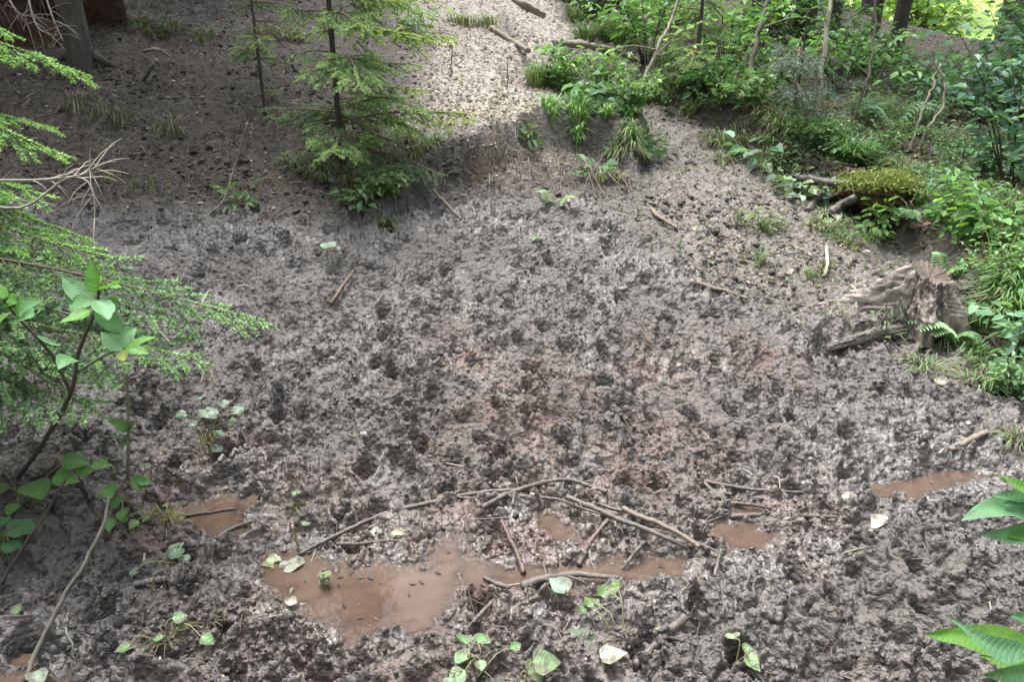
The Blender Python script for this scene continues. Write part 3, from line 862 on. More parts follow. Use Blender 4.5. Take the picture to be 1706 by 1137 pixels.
# ------------------------------------------------------------------ leaves with a body of their own
def leaf_mesh(kind, L, W, seed, col, mat):
    g = np.random.default_rng(seed)
    if kind == 'round':
        n, rings = 22, 4
        V = [(0, 0, 0)]; T = []; Q = []
        lob = g.uniform(.03, .07)
        for r in range(1, rings + 1):
            f = r / rings
            for k in range(n):
                a = -math.pi + 2 * math.pi * (k + .5) / n
                rad = 1 + lob * math.cos(a * 7) * f - .42 * math.exp(-((abs(a) - math.pi) / .30) ** 2) * f + .03 * g.normal() * (r == rings)
                z = .10 * f * f * math.cos(a * 3.5 + seed) + .05 * f * math.cos(a * 11) - .16 * f * f + .03 * g.normal() * f
                V.append((L * .5 * rad * f * math.cos(a) + .12 * L, W * .5 * rad * f * math.sin(a), z * L * .6))
        for k in range(n):
            k2 = (k + 1) % n
            T.append((0, 1 + k, 1 + k2))
            for r in range(rings - 1):
                Q.append((1 + r * n + k, 1 + (r + 1) * n + k, 1 + (r + 1) * n + k2, 1 + r * n + k2))
        V = np.array(V)
        c = np.tile(np.array(col, float), (len(V), 1))
        for r in range(rings):
            for k in range(n):
                a = -math.pi + 2 * math.pi * (k + .5) / n
                c[1 + r * n + k] *= 1 + .22 * (math.cos(a * 11) > .5) - .06
        return mesh_from('leaf', V, [np.array(T), np.array(Q)], c, [mat], True)
    n = 10; ac = np.array([-1, -.55, 0, .55, 1])
    V = []; c = []
    cv = g.uniform(-.10, .25); tw = g.normal() * .25; bend = g.normal() * .08
    for i in range(n):
        t = i / (n - 1)
        w = {'ovate': math.sin(math.pi * t ** .72) ** .85, 'lance': math.sin(math.pi * t ** .8) ** .9, 'heart': (math.sin(math.pi * (t * .93 + .07) ** .55)) ** .9}[kind]
        w = max(w, .02) * (1 + (.05 * g.normal() if 0 < i < n - 1 else 0))
        for a in ac:
            y = a * w * W * .5
            z = .30 * abs(y) * (1 if kind != 'heart' else .8) - cv * L * t * t + tw * y * t + .012 * L * g.normal() * (abs(a) == 1)
            V.append((L * t + .02 * L * abs(a), y + bend * L * math.sin(math.pi * t), z))
            c.append(np.array(col) * (1.22 if a == 0 else 1.0) * (1 + .04 * g.normal()))
    Q = []
    for i in range(n - 1):
        for j in range(4): Q.append((i * 5 + j, i * 5 + j + 1, i * 5 + 6 + j, i * 5 + 5 + j))
    return mesh_from('leaf', np.array(V), [np.array(Q)], np.clip(np.array(c), 0, 1), [mat], True)

def orient(d, nrm):
    d = Vector(tuple(unit(d))); nrm = Vector(tuple(unit(nrm)))
    y = nrm.cross(d)
    if y.length < 1e-4: y = Vector((0, 1, 0))
    y.normalize(); z = d.cross(y)
    return Matrix((d, y, z)).transposed().to_4x4()
def leaf_obj(t, pos, d, nrm, L, W, kind, col, seed, mat=None, name='leaf'):
    me = leaf_mesh(kind, L, W, seed, col, mat or M_BIGLEAF)
    o = link(bpy.data.objects.new(name, me), t)
    loc = Vector(tuple(pos)) - (Vector(t.location) if t is not None else Vector((0, 0, 0)))
    o.matrix_local = Matrix.Translation(loc) @ orient(d, nrm)
    return o
def lone_leaf(px, py, size, kind, col, label, seed, h=.025, tilt=.3, name='fallen_leaf', mat=None, aspect=.8):
    p = up(px, py, h); g = np.random.default_rng(seed)
    a = g.uniform(0, 2 * math.pi)
    o = leaf_obj(None, p, [math.cos(a), math.sin(a), 0], [g.normal() * tilt, g.normal() * tilt - .15, 1], size, size * aspect, kind, np.array(col) * .72, seed, mat or M_MUDLEAF, name)
    return tag(o, label, 'leaf')

# broadleaf sapling in the left foreground
def sapling():
    b = ground(28, 800)
    t = thing('broadleaf_sapling', 'broad leaved sapling with bright green leaves over the spruce branches at left', 'sapling', b)
    top = [P(150, 480, 1.95)]
    stem = [b, P(72, 738, 2.25), P(118, 655, 2.05), P(130, 590, 2.0), P(158, 520, 1.97), P(165, 485, 1.95)]
    mb = MB(); mb.tube(spline(stem, 22), np.linspace(.008, .0028, 22), 7, (.45, .42, .4), .06)
    st = mb.build('stem', M_TWIG, t, origin=b)
    mb = MB()
    mb.tube(spline([P(118, 655, 2.05), P(85, 590, 2.0), P(30, 530, 1.95), P(5, 500, 1.9)], 10), np.linspace(.005, .002, 10), 6, (.5, .45, .42))
    mb.tube(spline([P(122, 625, 2.02), P(180, 590, 1.98), P(208, 582, 1.96)], 8), np.linspace(.003, .0015, 8), 5, (.6, .55, .5))
    mb.build('side_shoot', M_TWIG, t, origin=b)
    F, B_ = (.12, .30, .045), (.17, .36, .16)
    lv = [((160, 490), (148, 432), .085, F), ((165, 485), (205, 462), .085, F), ((168, 482), (238, 462), .080, F), ((160, 490), (172, 440), .07, B_), ((158, 500), (110, 468), .095, B_),
          ((158, 505), (100, 500), .085, B_), ((160, 500), (178, 530), .085, B_), ((150, 515), (95, 540), .085, F), ((165, 505), (205, 505), .08, B_), ((155, 520), (195, 545), .09, B_),
          ((30, 530), (35, 480), .085, B_), ((30, 530), (75, 470), .09, B_), ((30, 530), (70, 530), .10, B_), ((5, 500), (-20, 470), .09, B_), ((10, 505), (25, 500), .08, F), ((20, 520), (-10, 545), .09, F),
          ((208, 582), (250, 568), .075, F), ((208, 582), (225, 545), .07, B_), ((208, 582), (245, 590), .06, F), ((205, 585), (175, 560), .08, B_), ((205, 584), (208, 610), .06, (.2, .26, .05)),
          ((128, 600), (105, 608), .07, B_), ((60, 560), (90, 575), .06, B_)]
    for i, (a, e, L, c) in enumerate(lv):
        d0 = 1.95 + .05 * random.uniform(-1, 1)
        p = np.array(P(*a, d0)); q = np.array(P(*e, d0 - .02 + random.uniform(-.07, .05)))
        nrm = unit(np.array([random.uniform(-.5, .5), random.uniform(-.6, .1), .8]))
        leaf_obj(t, p, q - p, nrm, L, L * random.uniform(.5, .62), 'ovate', c, 500 + i)
    # pale second stem
    b2 = ground(213, 798)
    t2 = thing('broadleaf_sapling', 'thin pale upright stem with a few leaves beside the mud at left', 'sapling', b2)
    mb = MB(); mb.tube(spline([b2, P(214, 720, 2.45), P(213, 650, 2.38), P(208, 600, 2.3)], 16), np.linspace(.007, .003, 16), 6, (1.25, 1.2, 1.1), .05)
    mb.build('stem', M_GREYBARK, t2, origin=b2)
    for i, (a, e, L) in enumerate([((213, 720), (240, 690), .065), ((213, 718), (183, 700), .07), ((213, 730), (185, 722), .06), ((214, 725), (222, 690), .05), ((213, 735), (200, 748), .05)]):
        p = np.array(P(*a, 2.45)); q = np.array(P(*e, 2.40))
        leaf_obj(t2, p, q - p, [random.uniform(-.4, .4), -.4, .8], L, L * .58, 'ovate', (.14, .30, .09), 540 + i)
sapling()

# leaves of a shrub that stands just outside the right edge
def right_shrub():
    b = np.array([1.95, 1.25, float(gm(np.array([1.95]), np.array([1.25]))[0])])
    t = thing('broadleaf_shrub', 'shrub with large smooth green leaves poking in at the bottom right edge', 'shrub', b)
    mb = MB()
    A = P(1800, 1120, 1.45); B_ = P(1790, 830, 1.6)
    mb.tube(spline([b, P(1850, 1250, 1.6), A, P(1720, 1095, 1.35)], 14), np.linspace(.009, .003, 14), 6, (.8, .8, .6), .04)
    mb.tube(spline([b, P(1880, 1050, 1.7), B_, P(1720, 830, 1.5)], 14), np.linspace(.009, .003, 14), 6, (.8, .8, .6), .04)
    mb.build('stem', M_STEM, t, origin=b)
    F, B2 = (.12, .28, .045), (.115, .27, .135)
    for i, (a, e, L, c, d) in enumerate([((1745, 1092), (1556, 1056), .165, F, 1.33), ((1715, 1082), (1604, 1024), .145, B2, 1.24), ((1760, 1128), (1652, 1122), .12, B2, 1.36), ((1755, 1062), (1680, 1030), .10, B2, 1.40), ((1775, 1104), (1650, 1088), .14, F, 1.42),
            ((1735, 812), (1668, 788), .11, F, 1.5), ((1730, 822), (1672, 818), .10, B2, 1.5), ((1740, 835), (1680, 838), .10, B2, 1.5), ((1735, 865), (1620, 860), .13, B2, 1.48), ((1740, 880), (1650, 884), .11, B2, 1.5), ((1745, 895), (1690, 890), .08, F, 1.5)]):
        p = np.array(P(*a, d)); q = np.array(P(*e, d - .04))
        ln = float(np.linalg.norm(q - p))
        leaf_obj(t, p, q - p, [random.uniform(-.1, .1), -.5, .85], ln, ln * (.25 if i < 5 else .29), 'ovate', c, 560 + i)
right_shrub()

# low plants with round leaves
def low_plant(base_px, leaves_, label, seed, kind='round', col=(.17, .33, .17), mat=None, cat='plant', name='round_leaved_plant', tuft=0):
    b = ground(*base_px)
    t = thing(name, label, cat, b)
    g = np.random.default_rng(seed)
    mb = MB(); k = 0
    todo = []
    for (px, py, size, h) in leaves_:
        p = up(px, py, h)
        m = (b + p) / 2 + np.array([g.normal() * .01, g.normal() * .01, .03])
        mb.tube(spline([b + g.normal(size=3) * [.01, .01, 0] - [0, 0, .01], m, p], 7), np.linspace(.0022, .0016, 7), 4, (1, 1, .9), cap=False)
        todo.append((p, size))
    for i in range(tuft):
        a = g.uniform(0, 6.28); l = g.uniform(.03, .09)
        mb.tube(spline([b, b + [math.cos(a) * l * .5, math.sin(a) * l * .5, l * .5], b + [math.cos(a) * l, math.sin(a) * l, l * .35]], 5), np.linspace(.0015, .0006, 5), 3, (1.2, 1.1, .8), cap=False)
    mb.build('leaf_stalks', M_STEM, t, origin=b)
    for i, (p, size) in enumerate(todo):
        d = p - b; d[2] = 0
        d = unit(d + g.normal(size=3) * .02 + np.array([1e-3, 0, 0])); d[2] = -.15
        leaf_obj(t, p, d, [d[0] * .25 + g.normal() * .22, d[1] * .2 - .25 + g.normal() * .15, 1], size * .86, size * .86 * g.uniform(.8, 1.05), kind, np.array(col) * np.array((.80, .84, .76)) * g.uniform(.75, 1.2), seed * 10 + i, mat or M_MUDLEAF)
    return t
low_plant((345, 745), [(345, 684, .085, .13), (393, 682, .055, .11), (305, 690, .05, .11), (385, 703, .045, .08), (320, 705, .05, .08), (362, 722, .04, .06), (360, 746, .05, .03), (335, 662, .04, .14), (372, 672, .04, .13)],
          'clump of pale round leaves on stalks above a dark hollow in the mud', 601, tuft=26, col=(.22, .34, .25))
low_plant((45, 850), [(48, 806, .11, .10), (15, 815, .07, .09), (85, 800, .09, .11), (100, 775, .10, .13), (30, 840, .06, .06), (150, 778, .07, .10), (125, 790, .06, .10), (5, 785, .05, .1)],
          'leafy green plant with broad leaves at the left edge above the puddle', 602, 'ovate', (.17, .34, .10), M_BIGLEAF, tuft=10)
low_plant((10, 925), [(25, 878, .09, .09), (-5, 870, .08, .09), (15, 905, .07, .06), (8, 888, .05, .06), (-20, 900, .09, .06)],
          'cut leaved green plant at the left edge, below the broad leaved one', 603, 'round', (.14, .30, .13), M_BIGLEAF, tuft=8)
low_plant((200, 845), [(170, 815, .07, .09), (215, 805, .07, .10), (195, 830, .06, .06), (205, 850, .055, .06), (180, 865, .06, .04), (230, 800, .05, .1)],
          'small leafy plant around the foot of the leaning bare stem', 604, 'ovate', (.14, .30, .08), M_BIGLEAF, tuft=8)
low_plant((280, 870), [(280, 848, .04, .05), (250, 860, .035, .05), (230, 868, .04, .05), (290, 858, .03, .04), (262, 850, .03, .05), (215, 862, .035, .05), (240, 850, .035, .05), (300, 868, .03, .03)],
          'low cushion of tiny green leaves at the edge of the left puddle', 605, 'ovate', (.15, .28, .07), tuft=50)
low_plant((298, 945), [(296, 915, .07, .05), (305, 930, .04, .03), (225, 952, .035, .02)], 'single round leaf folded over a hole in the mud at lower left', 606, col=(.24, .36, .26), tuft=3)
low_plant((282, 1075), [(286, 1032, .045, .06), (292, 1050, .04, .04), (218, 1075, .045, .05), (335, 1062, .045, .05), (272, 1062, .03, .04)], 'straggly plant with small green leaves and dry stalks at lower left', 607, 'ovate', (.16, .32, .10), tuft=30)
low_plant((790, 1125), [(778, 1075, .055, .06), (797, 1074, .05, .06), (783, 1098, .055, .05), (800, 1100, .04, .05), (775, 1118, .06, .04), (755, 1130, .05, .03), (850, 1083, .04, .03)],
          'seedling clump with rounded green leaves at the bottom middle', 608, 'ovate', (.20, .38, .16), tuft=4)
low_plant((860, 1150), [(888, 1105, .085, .08), (880, 1125, .07, .05)], 'large drooping pale leaf at the bottom edge of the picture', 609, 'heart', (.26, .36, .20), tuft=3)
low_plant((1035, 1065), [(1012, 985, .07, .09), (988, 1005, .06, .07), (975, 1015, .04, .05), (1028, 975, .04, .09)], 'plant with long bent yellowish stalks and dark green leaves beside the puddle', 610, col=(.11, .22, .05), tuft=6)
low_plant((1225, 1110), [(1222, 1066, .05, .06), (1245, 1092, .055, .04), (1238, 1085, .035, .03)], 'two small pale green leaves on a dark stalk at lower right', 611, 'heart', (.26, .40, .20))
low_plant((543, 425), [(546, 404, .09, .06), (560, 412, .05, .04)], 'pale round leaf standing alone on the churned mud at upper left', 612, col=(.32, .46, .38), tuft=12)
low_plant((492, 850), [(493, 822, .04, .05), (510, 868, .04, .02)], 'tiny green seedling on the mud left of the long stick', 613, col=(.2, .36, .18), tuft=5)
low_plant((545, 985), [(540, 958, .045, .04), (540, 968, .04, .02)], 'small curled leaf standing in the muddy water', 614, col=(.2, .3, .15))
lone_leaf(443, 934, .065, 'heart', (.36, .46, .20), 'yellow green leaf floating at the left end of the main puddle', 701, .0, .05, aspect=.9)
lone_leaf(481, 940, .08, 'round', (.42, .46, .36), 'whitish round leaf lying at the puddle edge beside the yellow one', 702, .01, .1)
lone_leaf(495, 1006, .04, 'ovate', (.55, .55, .45), 'small white leaf on the mud below the puddle', 703, .015)
lone_leaf(948, 985, .075, 'heart', (.22, .40, .26), 'mint green leaf lying below the lower stick', 704, .02)
lone_leaf(975, 1064, .095, 'round', (.16, .24, .15), 'dark ribbed round leaf lying flat on the mud', 705, .015, .08)
lone_leaf(1000, 1096, .07, 'heart', (.42, .50, .34), 'pale crumpled leaf on the mud at the bottom', 706, .02)
lone_leaf(1466, 858, .085, 'ovate', (.52, .49, .41), 'cream dead leaf on the mud below the right puddle', 707, .025, .2, aspect=.6)
lone_leaf(1419, 829, .05, 'round', (.50, .48, .42), 'small whitish leaf at the edge of the wet mud', 708, .02)
lone_leaf(896, 393, .075, 'heart', (.12, .38, .05), 'vivid green fallen leaf alone in the middle of the mud slope', 709, .02)
lone_leaf(1010, 913, .04, 'round', (.2, .36, .2), 'little green leaf in the water under the sticks', 710, .0, .05)
lone_leaf(667, 886, .045, 'round', (.5, .52, .34), 'pale yellow leaf above the puddle by the long stick', 711, .02)
lone_leaf(628, 886, .045, 'round', (.5, .5, .45), 'white crumpled leaf above the puddle, left of the yellow one', 712, .02)
lone_leaf(1580, 640, .06, 'ovate', (.36, .38, .22), 'cream green leaf on the mud under the stump bank', 713, .02)
lone_leaf(1450, 418, .05, 'ovate', (.62, .62, .56), 'white leaf among the plants left of the stump', 714, .05)
lone_leaf(26, 1026, .05, 'ovate', (.26, .36, .18), 'green leaf on the mud at the lower left edge', 715, .02)
lone_leaf(58, 1120, .06, 'heart', (.3, .38, .26), 'pale leaf in the bottom left corner', 716, .02)
lone_leaf(388, 812, .05, 'lance', (.42, .30, .24), 'pinkish brown leaf floating in the left puddle', 717, .0, .05, aspect=.3)
lone_leaf(605, 720, .03, 'round', (.5, .48, .44), 'tiny whitish leaf in the middle of the mud', 718, .02)
lone_leaf(1388, 357, .09, 'heart', (.40, .44, .34), 'pale folded leaf in front of the mossy log', 719, .03)
lone_leaf(1253, 258, .11, 'heart', (.20, .36, .22), 'green leaf on the bank below the grass tufts', 720, .06)

# ------------------------------------------------------------------ sticks on the mud
def stick(pts, r0, r1, label, mat=None, name='stick', seed=0, lift=.0, sides=10, forks=0, cat='stick', col=(1, 1, 1), n=44):
    P3 = []
    for p in pts:
        px, py, h = p if len(p) == 3 else (p[0], p[1], 0)
        P3.append(up(px, py, h + lift + r0 * .6))
    g = np.random.default_rng(seed + int(pts[0][0]))
    ax = spline(P3, n)
    ln = np.linalg.norm(ax[-1] - ax[0])
    k = np.arange(n)
    kn = np.interp(np.linspace(0, 1, n), np.linspace(0, 1, 6), g.normal(size=6)); kn2 = np.interp(np.linspace(0, 1, n), np.linspace(0, 1, 6), g.normal(size=6))
    ax = ax + np.stack([kn, kn2, .4 * kn], -1) * .004 * min(1, ln * 2) + g.normal(size=(n, 3)) * .0006
    o_ = ax[0].copy()
    rad = np.linspace(r0, r1, n) * (1 + .06 * g.normal(size=n)) * (1 + .22 * (g.random(n) > .92))
    rad = .86 * rad * (1 + .16 * perlin(np.linspace(0, ln * 22, n), np.full(n, seed * 3.7), seed))
    mb = MB(); mb.tube(ax, rad, sides, np.repeat(np.array(col) * g.uniform(.7, 1.25, (n, 1)), sides, axis=0) if False else col, .07, True, seed)
    for f in range(forks + (1 if ln > .25 else 0)):
        j = int(g.integers(4, n - 4)); d = unit(ax[j + 1] - ax[j]); v = unit(d + g.normal(size=3) * [.9, .9, .35])
        l = g.uniform(.04, .12)
        mb.tube(spline([ax[j], ax[j] + v * l * .5 + [0, 0, .004], ax[j] + v * l], 5), np.linspace(rad[j] * .5, rad[j] * .2, 5), 5, col, .05)
    ob = mb.build(name, mat or M_MUDSTICK, None, origin=o_)
    return tag(ob, label, cat)
stick([(498, 925), (560, 893), (640, 858), (720, 838), (800, 822), (880, 815)], .0075, .011, 'long straight stick along the upper edge of the main puddle', seed=1, forks=2)
stick([(796, 850), (840, 826), (900, 806), (945, 800), (985, 808), (1012, 820)], .009, .008, 'arched stick at the top of the stick pile', seed=2, lift=.012)
stick([(862, 826, .01), (920, 832, .01), (960, 846, .01), (1010, 862, .01)], .006, .004, 'short stick under the arch of the stick pile', seed=3, forks=1)
stick([(943, 830, .02), (1000, 852, .03), (1050, 872, .03), (1100, 892, .02), (1150, 913, .0)], .0105, .007, 'knobbly stick sloping down to the right in the stick pile', seed=4, lift=.012, forks=2)
stick([(1040, 848, .03), (1080, 866, .03), (1130, 890, .02), (1165, 912, .01)], .0105, .008, 'pale peeled branch at the right of the stick pile', M_PALE, seed=5, lift=.012, col=(.55, .5, .46))
stick([(1000, 842, .02), (1060, 858, .02), (1110, 882, .01)], .007, .004, 'dark stick tucked behind the peeled branch', seed=6, lift=.015)
stick([(836, 868, .02), (852, 905, .01), (874, 955, .0)], .008, .009, 'straight red brown stick standing in the puddle', M_REDSTICK, seed=7)
stick([(1014, 866, .03), (985, 900, .02), (963, 942, .0)], .0085, .009, 'red brown stick leaning from the pile into the puddle', M_REDSTICK, seed=8)
stick([(1072, 905, .02), (1055, 925, .01), (1038, 948, .0)], .008, .006, 'short broken stick at the right end of the main puddle', seed=9)
stick([(868, 977), (905, 966, .01), (950, 958, .015), (990, 960, .01), (1032, 964)], .014, .008, 'thick dark stick lying below the main puddle', seed=10, forks=3)
stick([(806, 962), (826, 974), (850, 980)], .008, .006, 'short crooked stick left of the thick dark stick', seed=11)
stick([(1165, 800), (1215, 810, .01), (1265, 818, .01), (1335, 822)], .0085, .006, 'flat stick at the top of the right hand stick group', seed=12)
stick([(1172, 806), (1195, 826, .01), (1215, 842)], .008, .005, 'short stick crossing the right hand stick group', seed=13)
stick([(1215, 838), (1250, 842, .01), (1285, 848)], .008, .006, 'reddish stick in the middle of the right hand group', M_REDSTICK, seed=14)
stick([(1218, 862), (1280, 858, .01), (1330, 860, .01), (1395, 862)], .010, .006, 'dark stick at the bottom of the right hand group', seed=15, forks=1)
stick([(1150, 882), (1185, 868), (1215, 856)], .0035, .0025, 'thin twig left of the right hand stick group', seed=16)
stick([(1582, 750), (1612, 736, .01), (1646, 719, .01)], .013, .012, 'cut grey stick beside the right puddle', M_PALE, seed=17, col=(.55, .5, .47))
stick([(552, 506), (568, 482, .015), (588, 452)], .012, .010, 'stubby red brown stick stuck in the upper left mud', M_REDSTICK, seed=18, col=(1.3, 1.2, 1.1))
stick([(1150, 468), (1185, 480), (1215, 486), (1245, 498)], .014, .007, 'gnarled grey branch on the mud above the middle right', M_PALE, seed=19, col=(.5, .45, .42), forks=2)
stick([(1085, 348), (1100, 362, .01), (1128, 380)], .014, .011, 'pale thick branch stub below the grassy clump', M_PALE, seed=20, col=(.6, .54, .47))
stick([(1376, 412, .05), (1378, 438, .03), (1374, 460)], .010, .010, 'upright cream peeled stick left of the stump', M_PALE, seed=21, col=(1.35, 1.3, 1.1))
stick([(362, 898), (390, 880), (425, 868)], .008, .006, 'dark stick at the edge of the left puddle', seed=22)
stick([(300, 862), (340, 856), (395, 848)], .005, .003, 'thin stick lying in the left puddle', M_REDSTICK, seed=23)
stick([(222, 976), (250, 970, .01), (288, 964)], .013, .011, 'mud covered stick over a hole at lower left', seed=24)
stick([(385, 1034), (410, 1036, .01), (436, 1042)], .014, .011, 'stubby mud covered stick below the left end of the puddle', seed=25)
stick([(312, 372), (345, 358), (375, 330, .02), (395, 270, .08), (412, 205, .15)], .004, .007, 'long pale curved branch lying up the dark slope at left', M_PALE, seed=26, col=(.72, .66, .58))
stick([(722, 318, .02), (745, 342, .01), (768, 365)], .013, .008, 'broken stick at the foot of the middle bank', M_PALE, seed=27, col=(.5, .46, .42))
stick([(920, 1090), (935, 1060), (952, 1030)], .004, .003, 'thin twig near the dark round leaf', seed=28)
stick([(1060, 1110), (1100, 1065, .01), (1140, 1030)], .012, .015, 'mud caked branch end at the bottom right of centre', seed=29, forks=1)
stick([(1112, 1100), (1085, 1085), (1075, 1075)], .012, .008, 'lumpy muddy stick at the bottom right of centre', seed=30)
stick([(788, 1040), (805, 1020, .01), (825, 1000)], .008, .006, 'muddy stick on the lower bank of the puddle', seed=31)
stick([(1190, 960), (1196, 940, .01), (1200, 920)], .006, .005, 'short grey twig at the right end of the puddle', seed=32)
stick([(560, 908), (600, 906), (660, 902)], .007, .004, 'thin muddy stick along the upper shore of the puddle', seed=33)
stick([(335, 640), (345, 610, .02), (358, 640)], .006, .004, 'small bent twig under the tip of the spruce branch', M_PALE, seed=34, col=(.6, .5, .45))
stick([(830, 272), (838, 255, .03), (842, 240, .06)], .008, .006, 'forked pale twig sticking out of the middle bank', M_PALE, seed=35, col=(.9, .85, .75), forks=2)
stick([(925, 70), (980, 76, .02), (1030, 88, .02), (1062, 100)], .032, .024, 'fallen weathered log crossing the top of the path', M_PALE, 'fallen_log', 36, .01, 10, 1, 'log', (.5, .46, .42))
stick([(820, 48), (850, 66, .01), (880, 84)], .032, .024, 'short grey log lying on the path near the top', M_PALE, 'fallen_log', 37, .01, 10, 0, 'log', (.55, .5, .46))
stick([(830, -30), (870, 5, .02), (905, 25)], .04, .03, 'pale log at the top edge of the path', M_PALE, 'fallen_log', 38, .01, 12, 0, 'log', (.55, .5, .46))
stick([(240, 85), (262, 82, .04), (285, 95)], .016, .009, 'grey root like stick on the dark slope near the big trunk', M_PALE, seed=39, col=(.7, .65, .6), forks=2)
stick([(240, 130), (252, 112, .05), (262, 100, .06)], .014, .017, 'stubby dead wood piece below the grey root like stick', M_PALE, seed=40, col=(.55, .5, .46))

# bare stems that stand in the left foreground
def bare_stem(pts, r0, r1, label, mat, seed, col=(1, 1, 1)):
    g = np.random.default_rng(seed)
    b = ground(pts[0][0], pts[0][1])
    ax = spline([b] + [P(*p) for p in pts[1:]], 22); ax[1:] += g.normal(size=(21, 3)) * .002
    mb = MB(); mb.tube(ax - b, np.linspace(r0, r1, 22), 6, col, .06)
    o = mb.build('bare_stem', mat, None); o.location = tuple(b)
    return tag(o, label, 'stem')
bare_stem([(40, 1140), (78, 1050, 1.98), (128, 960, 2.05), (170, 880, 2.12), (182, 825, 2.2)], .0075, .004, 'leaning bare grey stem in the lower left corner', M_GREYBARK, 1, (.62, .58, .55))
bare_stem([(2, 975), (40, 910, 2.2), (75, 858, 2.25), (112, 795, 2.35)], .005, .003, 'thin dark stem leaning beside the leaves at the left edge', M_TWIG, 2, (.55, .5, .48))
bare_stem([(122, 1125), (120, 1080, 1.93), (108, 1040, 1.95), (118, 1020, 1.97)], .003, .002, 'crooked dry stalk beside the leaning grey stem', M_GREYBARK, 3)
bare_stem([(240, 940), (243, 905, 2.33), (250, 898, 2.33)], .004, .003, 'bent cream stalk rising from the lower left mud', M_PALE, 4, (1, .95, .7))
bare_stem([(500, 925), (490, 885, 2.3), (486, 865, 2.32)], .0035, .003, 'short pale stalk at the left end of the long stick', M_PALE, 5, (.8, .75, .6))
bare_stem([(250, 995), (256, 965, 2.15), (262, 950, 2.16)], .003, .002, 'dry stalk beside the mud covered stick', M_PALE, 6, (.7, .65, .5))

# ------------------------------------------------------------------ the leaning stump and its roots
def lumpy_tube(mb, pts, rads, sides, n, seed, ridg=.16, col=(1, 1, 1), flare=None):
    """gnarled wood: fissured lengthwise, lumpy; paler and darker fibres"""
    ax = spline(pts, n); rad = np.interp(np.linspace(0, 1, n), np.linspace(0, 1, len(rads)), rads)
    tg = np.gradient(ax, axis=0); tg /= np.linalg.norm(tg, axis=1)[:, None]
    A = np.cross(tg, [0, 0, 1.0]); A /= np.linalg.norm(A, axis=1)[:, None]; B = np.cross(tg, A)
    a = np.linspace(0, 2 * math.pi, sides, endpoint=False)
    AA, TT = np.meshgrid(a, np.linspace(0, 3, n))
    cx = np.cos(AA + .5 * np.sin(TT)); sx = np.sin(AA + .5 * np.sin(TT))
    low = fbm(cx * 1.3 + TT * .5, sx * 1.3 + seed + TT * .3, seed, 3)
    fis = np.abs(fbm(cx * 4.5 + TT * .35, sx * 4.5 + seed, seed + 5, 3)); fis2 = np.abs(fbm(cx * 11 + TT * .9, sx * 11 + seed, seed + 9, 2))
    rr = rad[:, None] * (1 + ridg * 2.2 * low + ridg * 2.0 * (fis - .3) + ridg * .9 * (fis2 - .3) + ridg * .5 * fbm(cx * 6 + TT * 5, sx * 6 - TT * 4, seed + 3, 2))
    V = ax[:, None, :] + rr[:, :, None] * (np.cos(a)[None, :, None] * A[:, None, :] + np.sin(a)[None, :, None] * B[:, None, :])
    V = V.reshape(-1, 3)
    i = np.arange(n - 1)[:, None] * sides; j = np.arange(sides)[None, :]; j2 = (j + 1) % sides
    Q = np.stack([i + j, i + j2, i + sides + j2, i + sides + j], -1).reshape(-1, 4)
    fibre = np.clip(.75 + 1.1 * fbm(cx * 8 + TT * .4, sx * 8 + seed, seed + 13, 3), .3, 1.6)[..., None] * np.array(col)
    mb.add(V, Q, None, fibre.reshape(-1, 3))
    return ax, V.reshape(n, sides, 3)
